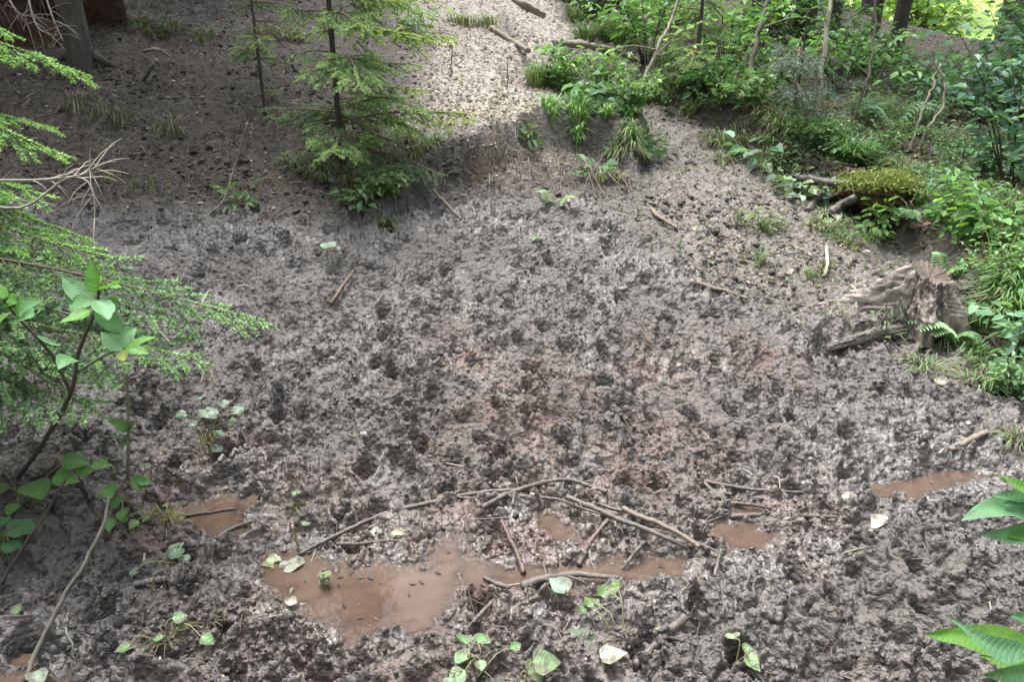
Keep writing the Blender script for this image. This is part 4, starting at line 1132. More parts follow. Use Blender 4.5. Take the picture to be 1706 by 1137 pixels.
def stump():
    b = ground(1530, 500)
    t = thing('tree_stump', 'old leaning stump with a broken reddish end on the right bank', 'stump', b)
    base = ground(1535, 525); top = up(1552, 455, .13); g = np.random.default_rng(5)
    n, sd_ = 70, 110
    an = np.linspace(0, 2 * math.pi, sd_, endpoint=False); tt = np.linspace(0, 1, n)
    AA, TT = np.meshgrid(an, tt)
    # reach of the buttress roots: far to the left, short elsewhere
    flare = .135 + .30 * np.exp(-((np.angle(np.exp(1j * (AA - 2.95)))) / .42) ** 2) + .10 * np.exp(-((np.angle(np.exp(1j * (AA - 5.6)))) / .35) ** 2) \
            + .09 * np.exp(-((np.angle(np.exp(1j * (AA - 4.4)))) / .28) ** 2) + .08 * np.exp(-((np.angle(np.exp(1j * (AA - .6)))) / .4) ** 2)
    cx, sx = np.cos(AA), np.sin(AA)
    fis = np.abs(fbm(cx * 4 + TT * .5, sx * 4, 205, 3)); fine = fbm(cx * 9 + TT * 5, sx * 9 + TT * 3, 207, 3)
    rad = (.092 + (flare - .092) * (1 - TT) ** (1.5 - .75 * np.exp(-((np.angle(np.exp(1j * (AA - 2.95)))) / .55) ** 2) - .35 * np.exp(-((np.angle(np.exp(1j * (AA - 5.6)))) / .4) ** 2))) * (1 + .16 * fbm(cx * 1.6 + TT, sx * 1.6 + TT, 203, 3) + .26 * (fis - .25) + .12 * fine)
    ctr = base[None] + (top - base)[None] * tt[:, None]
    V = np.stack([ctr[:, 0:1] + rad * cx, ctr[:, 1:2] + rad * sx, ctr[:, 2:3] + .03 * fine * TT + 0 * cx], -1)
    rag = .016 * perlin(np.cos(an) * 3, np.sin(an) * 3, 77) + .0015 * g.normal(size=sd_) + .030 * np.cos(an - 2.2)
    V[:, :, 2] += (tt ** 6)[:, None] * rag[None]
    gb = gm(V[..., 0], V[..., 1]); V[:, :, 2] = np.where(TT < .25, np.maximum(np.minimum(V[:, :, 2], gb + TT * .6 + .01), gb - .06), V[:, :, 2])
    i = np.arange(n - 1)[:, None] * sd_; j = np.arange(sd_)[None, :]; j2 = (j + 1) % sd_
    Q = np.stack([i + j, i + j2, i + sd_ + j2, i + sd_ + j], -1).reshape(-1, 4)
    fibre = np.clip(.85 + 1.1 * fbm(cx * 8 + TT * .4, sx * 8, 213, 3), .35, 1.7)[..., None] * np.array((1.25, 1.2, 1.15))
    mb = MB(); mb.add(V.reshape(-1, 3), Q, None, fibre.reshape(-1, 3)); mb.build('trunk', M_STUMP, t, origin=b)
    mb = MB(); rim = V[-1]; c = rim.mean(axis=0); rings = []
    for k, f in enumerate([1.0, .86, .68, .48, .25]):
        jag = -.006 * k + .008 * perlin(np.cos(an) * 4 + k, np.sin(an) * 4, 3) + .0015 * g.normal(size=sd_)
        r_ = c + (rim - c) * f; r_[:, 2] += jag * (k > 0); rings.append(r_)
    W_ = np.vstack(rings + [c[None] - [0, 0, .05]]); Q = []; T = []
    for k in range(4):
        for q in range(sd_): Q.append((k * sd_ + q, k * sd_ + (q + 1) % sd_, (k + 1) * sd_ + (q + 1) % sd_, (k + 1) * sd_ + q))
    for q in range(sd_): T.append((4 * sd_ + q, 4 * sd_ + (q + 1) % sd_, 5 * sd_))
    mb.add(W_, Q, T, g.uniform(.75, 1.1, (len(W_), 1)) * np.array((.9, .88, .86)))
    # red rotten patch broken open on the near side
    for k in range(14):
        a_ = g.normal(5.1, .6); q = int(a_ / (2 * math.pi) * sd_) % sd_; r_ = int(n * g.uniform(.66, .99))
        p = V[r_, q]; o_ = np.array([math.cos(a_), math.sin(a_), .2]); u_ = unit(top - base)
        e = p + o_ * g.uniform(.0, .008) + u_ * g.uniform(.006, .02)
        mb.tube([p - u_ * .012, p + o_ * .003, e], [.003, .005, .002], 4, np.array((.9, .82, .75)) * g.uniform(.6, 1.35))
    mb.build('broken_end', mat_bark('broken_wood', (.085, .066, .055), (.26, .21, .175), 60, (1, 1, 1), .004, .9), t, origin=b)
    for i, (pp, rr) in enumerate([([up(1345, 592, -.025), up(1400, 574, .0), up(1460, 558, .0), up(1520, 547, .0), up(1570, 530, -.03)], [.014, .026, .03, .03, .03]),
                                  ([up(1512, 602, -.01), up(1528, 580, .008), up(1545, 556, .008), up(1560, 530, -.02)], [.009, .014, .018, .02])]):
        mb = MB(); lumpy_tube(mb, pp, rr, 30, 50, 7 + i, .2); o = mb.build('root', M_GROUND, t, origin=b)
        ca = o.data.color_attributes['Col']; ca.data.foreach_set('color', np.tile(np.array([0, .1, .05, .7], np.float32), len(o.data.vertices)))
        o['label'] = 'root caked in mud'
stump()

def mossy_log():
    b = ground(1480, 330)
    t = thing('mossy_stump', 'rotten reddish stump capped with yellow green moss on the right bank', 'stump', b)
    mb = MB()
    lumpy_tube(mb, [up(1385, 338, -.03), up(1430, 322, .03), up(1480, 315, .05), up(1525, 318, -.02)], [.05, .10, .12, .06], 60, 50, 21, .16, (1.1, 1, 1))
    mb.build('trunk', M_MOSSY, t, origin=b)
    g = np.random.default_rng(9); mb = MB()
    n = 1500; a = g.uniform(0, 1, n)
    ax = spline([up(1415, 305, .12), up(1470, 296, .16), up(1520, 306, .10)], 40)
    p = ax[(a * 39).astype(int)] + g.normal(size=(n, 3)) * [.06, .06, .022]
    mb.leaves(p, g.normal(size=(n, 3)) + [0, 0, .6], g.normal(size=(n, 3)), .022, .010, np.tile((.16, .21, .03), (n, 1)) * g.uniform(.7, 1.3, (n, 1)))
    mb.build('moss', M_LEAF, t, origin=b, smooth=False, kind='stuff')
    mb = MB()
    for i in range(14):
        s0 = up(1420 + i * 8, 330 + g.uniform(-5, 8), .05)
        mb.tube(spline([s0, s0 + [g.normal() * .02, -.04, -.04], s0 + [g.normal() * .03, -.06, -.12]], 6), np.linspace(.005, .0015, 6), 4, (1, .8, .7))
    mb.build('rootlets', M_REDSTICK, t, origin=b)
mossy_log()
stick([(1310, 298), (1345, 300, .03), (1400, 306, .04), (1440, 300, .03)], .032, .03, 'dark rotten log against the bank left of the mossy stump', M_MUDSTICK, 'rotten_log', 41, -.01, 12, 0, 'log', (.45, .42, .4))
stick([(1345, 352), (1358, 335, .03), (1372, 320, .05)], .022, .018, 'short dark branch propped in front of the rotten log', M_MUDSTICK, seed=42)
stick([(1380, 358, .0), (1400, 344, .03), (1425, 330, .05)], .035, .03, 'thick dark branch end below the mossy stump', M_MUDSTICK, 'branch_end', 43, .0, 10, 0, 'branch')

# earth-covered root plate behind the big trunk
def root_plate():
    b = ground(75, 85)
    t = thing('root_plate', 'upturned root plate with reddish soil behind the big trunk at top left', 'root plate', b)
    nu, nv = 120, 60
    U, W_ = np.meshgrid(np.linspace(0, 2 * math.pi, nu, endpoint=False), np.linspace(0, 1, nv))
    ph = W_ * math.pi * .62
    dx = np.sin(ph) * np.cos(U); dy = np.sin(ph) * np.sin(U); dz = np.cos(ph)
    r = 1 + .30 * fbm(dx * 2.2 + 3, dy * 2.2 + dz * 2, 91, 4) + .13 * fbm(dx * 9, dy * 9 + dz * 7, 92, 3)
    c = b + np.array([-.95, .55, .15])
    V = np.stack([c[0] + 1.12 * r * dx, c[1] + .62 * r * dy, c[2] + 1.25 * r * dz - .1], -1).reshape(-1, 3)
    i = np.arange(nv - 1)[:, None] * nu; j = np.arange(nu)[None, :]; j2 = (j + 1) % nu
    Q = np.stack([i + j, i + nu + j, i + nu + j2, i + j2], -1).reshape(-1, 4)
    mb = MB(); mb.add(V, Q, None, (1, 1, 1)); mb.build('soil', M_REDSOIL, t, origin=b)
    g = np.random.default_rng(4)
    for k in range(46):
        a = g.uniform(math.pi, 2 * math.pi); hgt = g.uniform(.1, .85)
        p = c + np.array([1.1 * math.cos(a) * math.cos(hgt), .64 * math.sin(a) * math.cos(hgt), .95 * math.sin(hgt) - .08])
        e = p + np.array([g.normal() * .12, -g.uniform(.03, .16), -g.uniform(.05, .35)])
        mb = MB(); mb.tube(spline([p, (p + e) / 2 + g.normal(size=3) * .03, e], 6), np.linspace(g.uniform(.004, .014), .002, 6), 5, (.8, .65, .6))
        mb.build('root', M_TWIG, t, origin=b)
root_plate()

# roots hanging out of the middle bank
def bank_roots():
    b = ground(930, 300)
    t = thing('exposed_roots', 'tangle of muddy exposed roots hanging over the middle bank', 'roots', b)
    g = np.random.default_rng(14)
    for k, (px, py, ex, ey, r) in enumerate([(930, 262, 942, 330, .012), (905, 258, 918, 320, .009), (965, 262, 1000, 330, .014), (1010, 285, 1030, 320, .016), (1030, 290, 1045, 318, .016), (880, 262, 890, 330, .008),
            (950, 255, 960, 310, .008), (860, 268, 868, 325, .007), (980, 262, 1010, 345, .009), (760, 300, 790, 345, .010), (940, 250, 900, 300, .007), (995, 275, 980, 340, .008), (815, 290, 826, 340, .008), (745, 290, 805, 302, .009)]):
        s0 = up(px, py, .02); e0 = up(ex, ey, .01)
        mb = MB(); m = (s0 + e0) / 2 + np.array([g.normal() * .02, -.02, .035])
        mb.tube(spline([s0, m + g.normal(size=3) * .025, e0 + g.normal(size=3) * [.04, .02, .0]], 12), np.linspace(r * .42, r * .18, 12), 7, (.95, .9, .85), .08, True, k)
        for q in range(3):
            m2 = m + g.normal(size=3) * .03; e2 = m2 + np.array([g.normal() * .05, -.03, -g.uniform(.03, .10)])
            mb.tube(spline([m, m2, e2], 5), np.linspace(r * .35, .001, 5), 3, (1, .95, .9))
        mb.build('root', M_TWIG if k not in (3, 4) else M_REDSTICK, t, origin=b)
    mb = MB()
    for k in range(750):
        s0 = up(g.uniform(780, 1030), g.uniform(245, 315), .015)
        e0 = s0 + np.array([g.normal() * .045, -g.uniform(.0, .06), -g.uniform(.03, .11)])
        mb.tube([s0, (s0 + e0) / 2 + g.normal(size=3) * .012, e0], [.002, .0015, .0008], 3, np.array((1, .95, .9)) * g.uniform(.5, 1.7), cap=False)
    mb.build('rootlets', M_TWIG, t, origin=b, kind='stuff')
bank_roots()

# ------------------------------------------------------------------ grass tufts, herbs, ferns
def blades(mb, base, n, h, spread, col, seed, w=.004, dry=.12, hang=.5):
    g = np.random.default_rng(seed)
    a = g.uniform(0, 2 * math.pi, n); r = spread * .35 * np.sqrt(g.random(n))
    b = np.stack([base[0] + r * np.cos(a), base[1] + r * np.sin(a), np.zeros(n)], -1)
    b[:, 2] = gm(b[:, 0], b[:, 1]) - .01
    H = h * g.uniform(.5, 1.15, n); out = spread * g.uniform(.3, 1.1, n); a2 = a + g.normal(0, .5, n)
    d = np.stack([np.cos(a2), np.sin(a2), np.zeros(n)], -1); s = np.stack([-np.sin(a2), np.cos(a2), np.zeros(n)], -1)
    ts = np.array([0, .35, .7, 1.0]); V = []
    for t in ts:
        c = b + d * (out * t * t)[:, None]; c[:, 2] += H * (t - hang * t ** 3)
        ww = w * (1 - t) ** .6 * (1 if t < 1 else 0) + .0004
        V.append(c - s * ww); V.append(c + s * ww)
    V = np.stack(V, 1).reshape(-1, 3)
    k = np.arange(n)[:, None] * 8
    Q = np.vstack([k + np.array([[2 * i, 2 * i + 1, 2 * i + 3, 2 * i + 2]]) for i in range(3)])
    cc = np.tile(np.array(col, float), (n, 1)) * g.uniform(.7, 1.3, (n, 1))
    dm = g.random(n) < dry; cc[dm] = np.array([.165, .14, .085]) * g.uniform(.7, 1.2, (dm.sum(), 1))
    mb.add(V, Q, None, np.repeat(cc, 8, axis=0))
def grass_tuft(px, py, h, spread, n, label, seed, col=(.10, .22, .045), w=.004, dry=.12, hang=.5, clumps=1):
    b = ground(px, py); t = thing('grass_tuft', label, 'grass tuft', b)
    g = np.random.default_rng(seed); mb = MB()
    for c in range(clumps):
        p = b + (g.normal(size=3) * [spread * .6, spread * .4, 0] if c else 0)
        blades(mb, p, n // clumps, h * g.uniform(.8, 1.1), spread / (1 if clumps == 1 else 1.4), col, seed * 7 + c, w, dry, hang)
    o = mb.build('blades', M_GRASS, t, origin=b, smooth=False); o['kind'] = 'stuff'
    return t
G1 = (.115, .27, .05)
grass_tuft(1650, 520, .28, .24, 420, 'big grass tuft with arching blades right of the leaning stump', 1, G1, .0045, .15, .6, 4)
grass_tuft(1690, 470, .30, .24, 260, 'grass tuft at the right edge behind the stump', 2, G1, .0045, .1, .55, 3)
grass_tuft(1560, 545, .14, .14, 120, 'drooping grass hanging over the bank below the stump', 3, (.14, .22, .06), .0035, .35, .9, 3)
grass_tuft(1480, 545, .10, .10, 40, 'few thin grass blades on the ledge left of the stump bank', 4, (.16, .22, .08), .003, .4, .8)
grass_tuft(960, 190, .24, .22, 300, 'bright grass tuft at the front of the green clump by the path', 5, (.13, .31, .045), .0045, .06, .6, 3)
grass_tuft(1010, 195, .22, .2, 240, 'bright grass tuft in the middle of the green clump', 6, (.12, .29, .045), .0045, .1, .6, 3)
grass_tuft(1050, 220, .2, .18, 200, 'shaggy grass hanging down the right side of the green clump', 7, (.13, .25, .05), .004, .2, .85, 3)
grass_tuft(1030, 300, .16, .14, 90, 'yellowish grass on the slope below the green clump', 8, (.18, .24, .06), .0035, .4, .7, 2)
grass_tuft(1385, 245, .3, .3, 420, 'dark green grass tuft below the pale slender trunk', 9, (.055, .16, .02), .005, .03, .55, 3)
grass_tuft(1440, 262, .22, .26, 300, 'dark green grass tuft right of the first, above the mossy stump', 10, (.06, .165, .02), .005, .03, .55, 2)
grass_tuft(1150, 190, .24, .2, 160, 'loose grass at the foot of the small spruce', 11, (.15, .28, .05), .004, .2, .6, 2)
grass_tuft(1235, 225, .2, .24, 260, 'yellow green grass along the top of the right bank', 12, (.17, .25, .06), .004, .3, .7, 4)
grass_tuft(1300, 262, .16, .2, 120, 'short straggly grass on the edge of the right bank', 13, (.14, .22, .06), .0035, .3, .8, 3)
grass_tuft(640, 275, .22, .24, 260, 'pale grass around the foot of the slender spruce', 14, (.17, .22, .07), .0035, .45, .75, 4)
grass_tuft(690, 235, .18, .24, 200, 'soft green grass to the right of the slender spruce', 15, (.13, .22, .07), .0035, .25, .7, 3)
grass_tuft(590, 330, .14, .16, 120, 'dry mixed grass below the slender spruce', 16, (.14, .18, .06), .003, .5, .8, 3)
grass_tuft(640, 370, .10, .14, 90, 'sparse green weeds at the upper edge of the mud', 17, (.09, .17, .04), .003, .3, .7, 3)
grass_tuft(170, 190, .22, .28, 220, 'dry grey grass hanging below the big trunk', 18, (.13, .13, .09), .0035, .7, .95, 4)
grass_tuft(1275, 380, .12, .16, 100, 'thin grass on the trampled shelf at right', 19, (.17, .22, .10), .003, .3, .6, 3)
grass_tuft(1350, 460, .13, .10, 60, 'thin pale grass near the upright cream stick', 20, (.19, .26, .11), .003, .3, .6, 2)
grass_tuft(1265, 440, .14, .08, 36, 'sparse upright grass blades on the trampled shelf', 21, (.17, .25, .10), .003, .2, .4)
grass_tuft(1440, 400, .16, .2, 160, 'soft green grass left of the stump', 22, (.15, .26, .07), .0035, .2, .6, 3)
grass_tuft(1690, 740, .12, .14, 90, 'low grass at the right edge above the puddle', 23, (.14, .2, .06), .003, .4, .7, 2)
grass_tuft(1020, 62, .35, .4, 360, 'tall dark grass behind the fallen log', 24, (.07, .16, .03), .006, .1, .5, 4)
grass_tuft(960, 30, .3, .4, 260, 'dark grass on the right side of the path near the top', 25, (.07, .15, .035), .006, .15, .5, 4)
grass_tuft(780, 40, .25, .4, 200, 'pale grass in the middle of the path near the top', 26, (.18, .24, .10), .005, .3, .6, 4)
grass_tuft(345, 1100 - 60, .05, .06, 40, 'little patch of fine dry grass at lower left', 27, (.2, .2, .09), .002, .5, .7, 2)
grass_tuft(1620, 590, .16, .14, 80, 'grass bent over the dark hollow below the stump', 28, G1, .004, .2, .8, 2)
grass_tuft(480, 60, .2, .35, 160, 'thin grass on the slope at top left of centre', 29, (.14, .18, .07), .004, .4, .7, 4)
grass_tuft(230, 40, .22, .4, 180, 'yellow green plants on the rim above the root plate', 30, (.07, .11, .03), .004, .05, .6, 4)

def herb(px, py, h, spread, n_st, per, size, col, label, seed, name='leafy_herb', cat='herb', aspect=.55, mat=None, base=None, h0=.15, stem_col=(.8, .8, .6), flat=.55, out=1.0, smat=None, r=.003, group=None):
    """stems that branch outward, each carrying leaves; foliage is joined"""
    b = ground(px, py) if base is None else np.asarray(base, float)
    t = thing(name, label, cat, b, group); g = np.random.default_rng(seed)
    ms, ml = MB(), MB()
    for s in range(n_st):
        a = g.uniform(0, 2 * math.pi); rr = spread * g.uniform(.15, 1) * out; hh = h * g.uniform(.55, 1.08)
        s0 = b + np.array([math.cos(a), math.sin(a), 0]) * min(.12, spread * .15) * g.random()
        s0[2] = (float(gm(s0[:1], s0[1:2])[0]) if base is None else b[2]) - .01
        top = s0 + np.array([math.cos(a) * rr, math.sin(a) * rr, hh])
        ax = spline([s0, s0 * .5 + top * .5 + [0, 0, hh * .12], top], 10)
        ms.tube(ax, np.linspace(r, r * .35, 10), 5, stem_col, cap=False)
        k = g.uniform(h0, 1, per); idx = np.clip(k * 9, 0, 8.99); j = idx.astype(int)
        p = ax[j] + (ax[j + 1] - ax[j]) * (idx - j)[:, None]
        an = g.uniform(0, 2 * math.pi, per)
        d = np.stack([np.cos(an), np.sin(an), g.normal(-.05, .3, per)], -1)
        off = size * g.uniform(.1, 1.3, per)[:, None]
        nr = np.stack([g.normal(0, flat, per), g.normal(-.15, flat, per), np.ones(per)], -1)
        L = size * g.uniform(.55, 1.2, per)
        c = np.tile(np.array(col, float), (per, 1)) * g.uniform(.7, 1.25, (per, 1))
        ml.leaves(p + d * off, d, nr, L, L * aspect, c)
    ms.build('stems', smat or M_STEM, t, origin=b)
    ml.build('leaves', mat or M_LEAF, t, origin=b, smooth=False, kind='stuff')
    return t
grass_tuft(925, 140, .28, .24, 220, 'tall grass at the upper left of the green clump by the path', 51, (.13, .26, .05), .0045, .15, .5, 3)
grass_tuft(1035, 250, .18, .2, 200, 'yellow brown grass hanging below the green clump', 52, (.17, .21, .06), .0035, .45, .95, 4)
grass_tuft(1070, 170, .26, .24, 220, 'grass at the upper right of the green clump by the path', 53, (.12, .25, .05), .0045, .15, .55, 3)
grass_tuft(1190, 240, .16, .2, 160, 'dry brown grass on the left end of the right bank', 54, (.17, .17, .07), .0035, .5, .9, 3)
herb(945, 150, .34, .22, 22, 16, .055, (.12, .27, .05), 'bushy herb at the top left of the green clump by the path', 31)
herb(1000, 165, .36, .24, 22, 16, .055, (.11, .26, .06), 'bushy herb in the centre of the green clump by the path', 32)
herb(1055, 185, .30, .22, 18, 16, .05, (.12, .27, .06), 'bushy herb at the right of the green clump by the path', 33)
herb(985, 180, .2, .16, 8, 10, .09, (.16, .32, .17), 'pale broad leaved herb among the grass of the green clump', 34, aspect=.7)
herb(1075, 260, .18, .16, 8, 10, .06, (.09, .2, .06), 'dark small leaved herb hanging on the clump side', 35)
herb(1250, 180, .30, .28, 16, 14, .07, (.11, .24, .06), 'green herb on the right bank behind the yellow grass', 36)
herb(1180, 150, .3, .3, 16, 14, .08, (.09, .22, .05), 'leafy herb under the small spruce', 37)
herb(1330, 330, .16, .16, 9, 8, .09, (.26, .38, .26), 'pale leaved herb on the lower edge of the right bank', 38, aspect=.65)
herb(1395, 335, .16, .12, 7, 7, .10, (.22, .36, .26), 'silvery leaved herb in front of the rotten log', 39, aspect=.65)
herb(1455, 392, .22, .18, 10, 10, .07, (.15, .33, .07), 'fresh green herb left of the leaning stump', 40)
herb(1600, 395, .34, .14, 10, 18, .06, (.12, .29, .05), 'tall nettle like herb behind the leaning stump', 41)
herb(1650, 410, .3, .2, 12, 14, .07, (.11, .27, .06), 'leafy herb behind the big grass tuft', 42)
herb(1690, 590, .24, .18, 10, 12, .07, (.17, .35, .17), 'light green herb at the right edge below the grass', 43)
herb(600, 345, .16, .16, 9, 9, .06, (.13, .25, .09), 'small green herb below the slender spruce', 44)
herb(1275, 385, .14, .12, 7, 8, .05, (.17, .25, .11), 'grey green weed on the trampled shelf', 45)
herb(1570, 370, .3, .22, 12, 14, .06, (.09, .22, .06), 'dark leafy herb right of the mossy stump', 46)
herb(700, 60, .3, .3, 10, 12, .09, (.20, .32, .16), 'pale herb at the left of the path near the top', 47)
herb(1000, 30, .5, .4, 12, 22, .09, (.04, .10, .025), 'dark bush at the top beside the path', 48, cat='bush', name='dark_bush')
herb(940, -5, .5, .5, 14, 22, .10, (.05, .13, .03), 'dark leafy bush at the top edge right of the path', 49, cat='bush', name='dark_bush')
herb(400, 345, .12, .1, 6, 6, .06, (.12, .22, .08), 'small weed at the edge of the mud on the left', 50)
herb(870, 235, .12, .12, 7, 7, .07, (.10, .21, .06), 'little green plant at the lip of the middle bank', 51)
herb(990, 290, .10, .08, 4, 4, .09, (.12, .3, .12), 'single broad green leaf plant on the middle bank', 52, aspect=.7)
herb(1250, 265, .14, .12, 6, 6, .11, (.16, .33, .2), 'broad leaved plant on the top edge of the right bank', 53, aspect=.7)

for i_, (px_, py_, h_, s_, c_, lab_) in enumerate([
    (1120, 140, .28, .3, (.13, .25, .05), 'grass left of the small spruce at top right'), (1290, 215, .26, .3, (.12, .22, .05), 'grass between the brown sapling and the pale slender trunk'),
    (1330, 270, .2, .25, (.12, .2, .05), 'grass at the left of the dark green tufts'), (1500, 290, .22, .28, (.13, .2, .05), 'olive grass behind the mossy stump'),
    (1560, 330, .24, .3, (.10, .2, .05), 'grass right of the mossy stump'), (1620, 350, .28, .3, (.12, .25, .06), 'tall grass in front of the teal shrub'),
    (1450, 190, .24, .35, (.10, .19, .05), 'grass in the middle of the right hand forest floor'), (1580, 240, .26, .35, (.10, .2, .06), 'grass to the right of the two bare stems'),
    (1400, 375, .14, .2, (.15, .22, .08), 'short grass below the silvery herb'), (1640, 620, .16, .2, (.13, .22, .06), 'grass at the right edge of the mud below the hollow'),
    (620, 300, .18, .22, (.16, .22, .08), 'weedy grass right at the foot of the slender spruce'), (545, 290, .18, .2, (.13, .18, .06), 'weedy grass left of the slender spruce')]):
    grass_tuft(px_, py_, h_, s_, 260, lab_, 200 + i_, c_, .0035, .25, .65, 5)
for i_, (px_, py_, h_, s_, c_, lab_) in enumerate([
    (1110, 115, .34, .3, (.13, .28, .06), 'fine leaved herb at the left of the small spruce'), (1200, 175, .28, .3, (.11, .24, .06), 'fine leaved herb at the right of the small spruce'),
    (1345, 240, .22, .25, (.10, .21, .05), 'fine leaved herb under the blue grey spruce'), (1470, 250, .24, .3, (.09, .2, .06), 'fine leaved herb left of the two bare stems'),
    (1600, 290, .3, .35, (.10, .23, .09), 'fine leaved herb in front of the teal shrub'), (1540, 210, .26, .35, (.09, .2, .07), 'fine leaved herb behind the two bare stems'),
    (1660, 470, .26, .25, (.13, .28, .07), 'fine leaved herb among the grass right of the stump'), (1690, 660, .2, .2, (.15, .3, .12), 'fine leaved herb at the right edge above the puddle'),
    (640, 320, .14, .16, (.14, .25, .09), 'fine leaved weed at the foot of the slender spruce')]):
    herb(px_, py_, h_, s_, 22, 22, .034, c_, lab_, 230 + i_)

def fern(px, py, size, n, label, seed, col=(.13, .30, .07)):
    b = ground(px, py); t = thing('fern', label, 'fern', b); g = np.random.default_rng(seed)
    for k in range(n):
        a = g.uniform(0, 2 * math.pi) if n > 2 else g.uniform(-.3, .3) + math.pi * k; L = size * g.uniform(.75, 1.1)
        d = np.array([math.cos(a), math.sin(a), 0]); ax = spline([b, b + d * L * .45 + [0, 0, L * .5], b + d * L * .95 + [0, 0, L * .42]], 16)
        mb = MB(); mb.tube(ax, np.linspace(.0025, .0008, 16), 4, np.array(col) * 1.3, cap=False)
        s = np.array([-d[1], d[0], 0]); pos = []; dr = []; ln = []
        for i in range(3, 16):
            for sg in (-1, 1):
                pos.append(ax[i]); dr.append(s * sg + d * .35 + [0, 0, -.1]); ln.append(L * .30 * (1 - (i - 3) / 13.5) ** .8 + .008)
        ln = np.array(ln); mb.leaves(np.array(pos), np.array(dr), np.tile([0, -.2, 1.0], (len(pos), 1)), ln, ln * .36, np.tile(np.array(col), (len(pos), 1)) * g.uniform(.85, 1.15, (len(pos), 1)), .1)
        mb.build('frond', M_LEAF, t, origin=b, smooth=False)
fern(926, 345, .16, 3, 'small pale fern on the face of the middle bank', 61, (.24, .36, .14))
fern(1515, 372, .20, 4, 'bright green fern in front of the mossy stump', 62, (.13, .33, .07))
fern(1585, 570, .22, 5, 'fern hanging below the leaning stump', 63, (.15, .32, .10))
fern(1570, 460, .18, 4, 'fern behind the leaning stump', 64)
fern(1660, 300, .4, 7, 'large fern in the shade at the right edge', 65, (.08, .22, .06))
fern(1480, 215, .35, 6, 'fern in the middle of the right hand forest floor', 66, (.08, .2, .07))

# ------------------------------------------------------------------ saplings and understorey on the right
def sapling_trunk(base_px, pts, r0, r1, label, mat, seed, col=(1, 1, 1), twigs=5, leafn=10, leaf=.07, lcol=(.13, .30, .06)):
    b = ground(*base_px); dep = float((b - CAMP) @ np.array([0, cp, -sp])); g = np.random.default_rng(seed)
    t = thing('sapling', label, 'sapling', b)
    ax = spline([b - [0, 0, .03]] + [np.array(P(a, c, dep + dd)) for a, c, dd in pts], 24); ax[2:] += g.normal(size=(22, 3)) * .006
    mb = MB(); mb.tube(ax, np.linspace(r0, r1, 24), 8, col, .05); mb.build('trunk', mat, t, origin=b)
    ms, ml = MB(), MB()
    for k in range(twigs):
        j = int(g.integers(8, 24)) if k < twigs * .4 else 23
        a = g.uniform(0, 2 * math.pi); l = g.uniform(.2, .6); e = ax[j] + np.array([math.cos(a) * l, math.sin(a) * l, g.uniform(-.05, .3)])
        tw = spline([ax[j], ax[j] * .5 + e * .5 + [0, 0, .05], e], 8); ms = MB(); ms.tube(tw, np.linspace(r1 * .6, .001, 8), 4, col, cap=False); ms.build('twig', mat, t, origin=b)
        m = leafn; i_ = g.integers(2, 8, m); an = g.uniform(0, 6.28, m); d = np.stack([np.cos(an), np.sin(an), g.normal(-.1, .2, m)], -1)
        L = leaf * g.uniform(.6, 1.2, m)
        ml.leaves(tw[i_] + d * .02, d, np.stack([g.normal(0, .4, m), g.normal(-.1, .4, m), np.ones(m)], -1), L, L * .6, np.tile(np.array(lcol), (m, 1)) * g.uniform(.75, 1.25, (m, 1)))
    if twigs:
        ml.build('leaves', M_LEAF, t, origin=b, smooth=False, kind='stuff')
sapling_trunk((1050, 178), [(1075, 130, 0), (1100, 70, 0), (1120, 30, .05), (1140, -30, .1)], .017, .009, 'leaning bare sapling rising from the green clump by the path', M_GREYBARK, 71, (.9, .85, .75), 7, 9, .07, (.2, .36, .08))
sapling_trunk((1364, 212), [(1368, 140, 0), (1376, 60, 0), (1386, -20, .05), (1392, -120, .1)], .022, .012, 'pale slender upright trunk on the right bank', M_GREYBARK, 72, (1.35, 1.35, 1.25), 8, 14, .08, (.14, .32, .07))
sapling_trunk((1243, 185), [(1252, 120, 0), (1262, 60, 0), (1275, 10, .05), (1290, -60, .1)], .022, .012, 'thin brown sapling left of the pale slender trunk', M_GREYBARK, 73, (.6, .55, .48), 9, 16, .08, (.13, .30, .06))
sapling_trunk((1515, 250), [(1535, 190, 0), (1552, 145, 0), (1565, 105, .02)], .012, .007, 'bare forked stem at the right, the left one of two', M_GREYBARK, 74, (1.0, .95, .8), 0)
sapling_trunk((1530, 255), [(1545, 215, -.05), (1570, 180, -.05), (1572, 140, -.05), (1560, 100, -.05)], .011, .007, 'bare bent stem at the right, the right one of two', M_GREYBARK, 75, (1.1, 1.05, .9), 0)
sapling_trunk((1640, 400), [(1655, 450 - 80, -.1), (1690, 330, -.15), (1730, 290, -.2)], .006, .004, 'thin twig leaning to the right edge above the big grass tuft', M_TWIG, 76, (1.2, 1, .8), 0)
sapling_trunk((1420, 215), [(1430, 180, 0), (1445, 130, 0), (1455, 80, .1), (1460, -20, .2)], .012, .008, 'dark thin sapling right of the pale slender trunk', M_TWIG, 77, (.6, .6, .55), 6, 12, .07, (.12, .28, .07))
sapling_trunk((845, 150), [(846, 120, 0), (845, 95, 0)], .005, .003, 'tiny bare seedling stem in the middle of the path', M_TWIG, 78, (.8, .7, .6), 0)
sapling_trunk((752, 130), [(752, 105, 0), (753, 72, 0)], .006, .003, 'thin bare stem beside the path, right of the slender spruce', M_TWIG, 79, (.8, .7, .6), 0)

